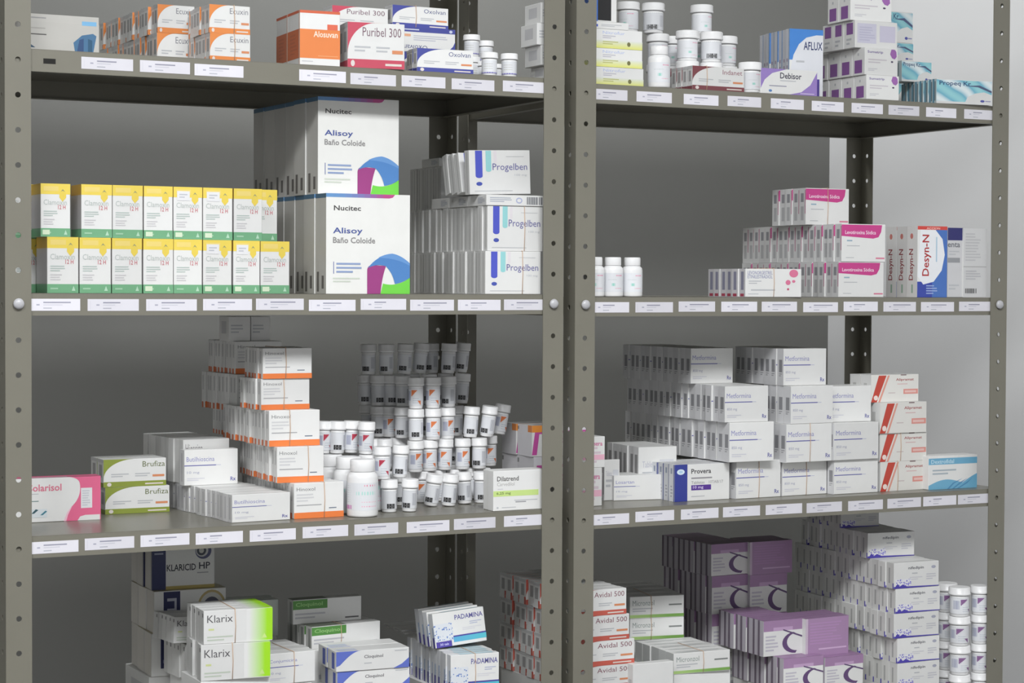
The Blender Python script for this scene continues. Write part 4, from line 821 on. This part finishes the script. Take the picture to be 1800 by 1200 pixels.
jars = [  # level, x, Y, style, tilt
 (0, 684, .075, 'black', 0), (0, 719, .070, 'black', 2), (0, 757, .125, 'black', 8), (0, 788, .115, 'black', 5), (0, 817, .135, 'black', -3), (0, 846, .14, 'black', 0),
 (0, 741, .19, 'orange', 0), (0, 722, .20, 'orange', 0), (0, 769, .20, 'orange', 0), (0, 797, .20, 'black', 0), (0, 826, .21, 'black', 0), (0, 700, .165, 'black', 0),
 (0, 676, .21, 'black', 0), (0, 654, .24, 'black', 0), (0, 640, .29, 'black', 0), (0, 662, .33, 'black', 0), (0, 690, .31, 'black', 0), (0, 715, .28, 'black', 0), (0, 742, .30, 'black', 0), (0, 770, .31, 'black', 0), (0, 795, .29, 'black', 0), (0, 848, .20, 'black', 0),
 (1, 672, .085, 'red', 0), (1, 702, .095, 'black', 3), (1, 730, .175, 'orange', 0), (1, 755, .185, 'orange', 0), (1, 781, .19, 'orange', 2), (1, 813, .19, 'orange', 0), (1, 842, .19, 'black', 0), (1, 860, .23, 'orange', 0),
 (1, 676, .235, 'black', 0), (1, 654, .25, 'black', 0), (1, 700, .25, 'black', 0), (1, 640, .30, 'black', 0), (1, 664, .33, 'black', 0), (1, 690, .32, 'black', 0), (1, 715, .29, 'black', 0), (1, 742, .30, 'black', 0), (1, 772, .31, 'black', 0), (1, 800, .29, 'black', 0),
 (2, 731, .18, 'black', 0), (2, 761, .18, 'orange', 0), (2, 786, .195, 'orange', 0), (2, 801, .25, 'black', 0), (2, 826, .20, 'black', 4), (2, 855, .20, 'black', 8), (2, 876, .235, 'orange', 10),
 (2, 665, .28, 'black', 0), (2, 684, .27, 'orange', 0), (2, 707, .235, 'black', 0), (2, 646, .33, 'black', 0), (2, 672, .34, 'black', 0), (2, 700, .33, 'black', 0), (2, 724, .32, 'black', 0), (2, 750, .31, 'black', 0), (2, 778, .32, 'black', 0),
 (3, 731, .19, 'orange', 0), (3, 761, .19, 'orange', 0), (3, 788, .21, 'black', 0), (3, 810, .29, 'black', 4),
 (3, 642, .32, 'black', 0), (3, 665, .29, 'black', 0), (3, 688, .28, 'black', 0), (3, 708, .255, 'black', 0), (3, 697, .335, 'black', 0), (3, 724, .33, 'black', 0), (3, 754, .30, 'black', 0), (3, 783, .32, 'black', 0),
 (4, 648, .31, 'black', 0), (4, 679, .30, 'black', 0), (4, 710, .30, 'black', 3), (4, 736, .31, 'black', 6), (4, 758, .33, 'black', 0), (4, 787, .30, 'black', 3), (4, 809, .32, 'black', 6)]
cnt = {}
for lv_, x, Y, st, tl in sorted(jars, key=lambda j: (j[0], j[1])):
    dp = 'front' if Y < .15 else 'middle' if Y < .235 else 'back'
    k = (lv_, dp); cnt[k] = cnt.get(k, 0)+1
    bottle('jar', JD, JH, st, x, Y, Z3+lv_*(JH+.0007), 'small white pill jar, %s, %s layer, %s, %s from left' % (COLN[st], LVN[lv_], dp, ORDL[cnt[k]-1]), (0, tl), group='small pill jars left of the middle post', name='pill_jar')
# the group standing on the big bottles
for i, (x, Y, st) in enumerate(((567, .16, 'red'), (592, .15, 'black'), (617, .15, 'red'), (643, .12, 'red'))):
    bottle('jar', JD, JH, st, x, Y, Z3+.0918, 'small white pill jar with %s, %s of the four standing on the large bottles' % (COLN[st], ['leftmost', 'second', 'third', 'rightmost'][i]), (0, 2), group='pill jars on the large bottles', name='pill_jar')
for i, (x, Y, lb) in enumerate(((637, .040, 'large white pill bottle with magenta tag, frontmost of the large ones'), (580, .150, 'large white pill bottle furthest left behind the orange-based cartons'), (612, .095, 'large white pill bottle just behind the frontmost one, left'), (634, .185, 'large white pill bottle at the back of the large ones'), (652, .115, 'large white pill bottle right behind the frontmost one'))):
    bottle('pill', .050, .091, 'magenta', x, Y, Z3, lb, spin=0)
# top shelf, left unit
Z1 = SURF['L1']
for i, (x, Y, lv_, lb) in enumerate(((860, .024, 0, 'left one of the two at the shelf edge'), (895, .024, 0, 'right one of the two at the shelf edge'), (829, .095, 0, 'under the raised one'), (852, .085, 0, 'set back between navy cartons and the front two'), (871, .11, 0, 'furthest back on the right'), (829, .095, 1, 'raised, highest of its cluster'), (853, .10, 1, 'raised, right of the highest'))):
    bottle('jar', .029, (.038, .038, .038, .030, .03, .036, .036)[i], 'blue', x, Y, Z1+lv_*(.0384 if i == 5 else .0304), 'short white jar with blue line, '+lb, group='short white jars on the left top shelf', name='pill_jar')
# top shelf, right unit
Z1 = SURF['R1']
bottle('pill', .0385, .071, 'faint', 1158, .024, Z1, 'white pill bottle standing right of the yellow-green stack', spin=0)
wj = [(1156, .13, 0, 'hidden'), (1105, .14, 0, ''), (1156, .13, 1, ''), (1105, .14, 1, ''), (1104, .14, 2, ''), (1148, .13, 2, ''), (1180, .15, 0, ''), (1180, .15, 1, ''), (1208, .06, 0, ''), (1208, .065, 1, ''), (1250, .06, 0, ''), (1250, .06, 1, ''), (1233, .11, 0, ''), (1233, .11, 1, ''), (1233, .11, 2, ''), (1276, .10, 0, ''), (1276, .10, 1, ''), (1318, .022, 0, '')]
wl = ['at the bottom behind the slim bottle', 'at the bottom behind the yellow-green stack', 'in the middle above the slim bottle', 'in the middle behind the yellow-green stack', 'raised highest behind the yellow-green stack', 'raised highest with black tag', 'at the bottom, third pile from left', 'at the top, third pile from left', 'at the bottom, hidden by maroon cartons, left', 'above the maroon cartons, left', 'at the bottom, hidden by maroon cartons, right', 'above the maroon cartons, right, black tag', 'at the bottom of the tallest pile', 'in the middle of the tallest pile', 'topmost of the tallest pile', 'at the bottom right of the tallest pile', 'at the top right beside the tallest pile', 'standing alone between maroon and violet boxes']
for (x, Y, lv_, _), lb in zip(wj, wl):
    bottle('jar', .0415, .0530, 'black' if ('black' in lb) else 'faint', x, Y, Z1+lv_*.0535, 'white pill jar '+lb, group='white pill jars on the right top shelf', name='pill_jar')
for x, lb in ((1044, 'leftmost, partly behind the post'), (1077, 'middle one'), (1111, 'rightmost')):
    bottle('pill', .035, .0665, 'faint', x, .028, SURF['R2'], 'white pill bottle of the three at eye height, '+lb, spin=0)
Z4 = SURF['R4']
for i, (x, Y) in enumerate(((1686, .024), (1722, .022), (1664, .075))):
    nm = ['left front', 'right front', 'set-back'][i]
    for lv_ in range(4):
        bottle('jar', .041 if i != 1 else .036, .0540, 'violet', x, Y, Z4+lv_*.0545, 'white jar with violet label, %s, %s pile by the right post' % (['lowest', 'second up', 'third up', 'topmost'][lv_], nm), group='white jars by the right post', name='pill_jar')
print('objects', len(bpy.data.objects))
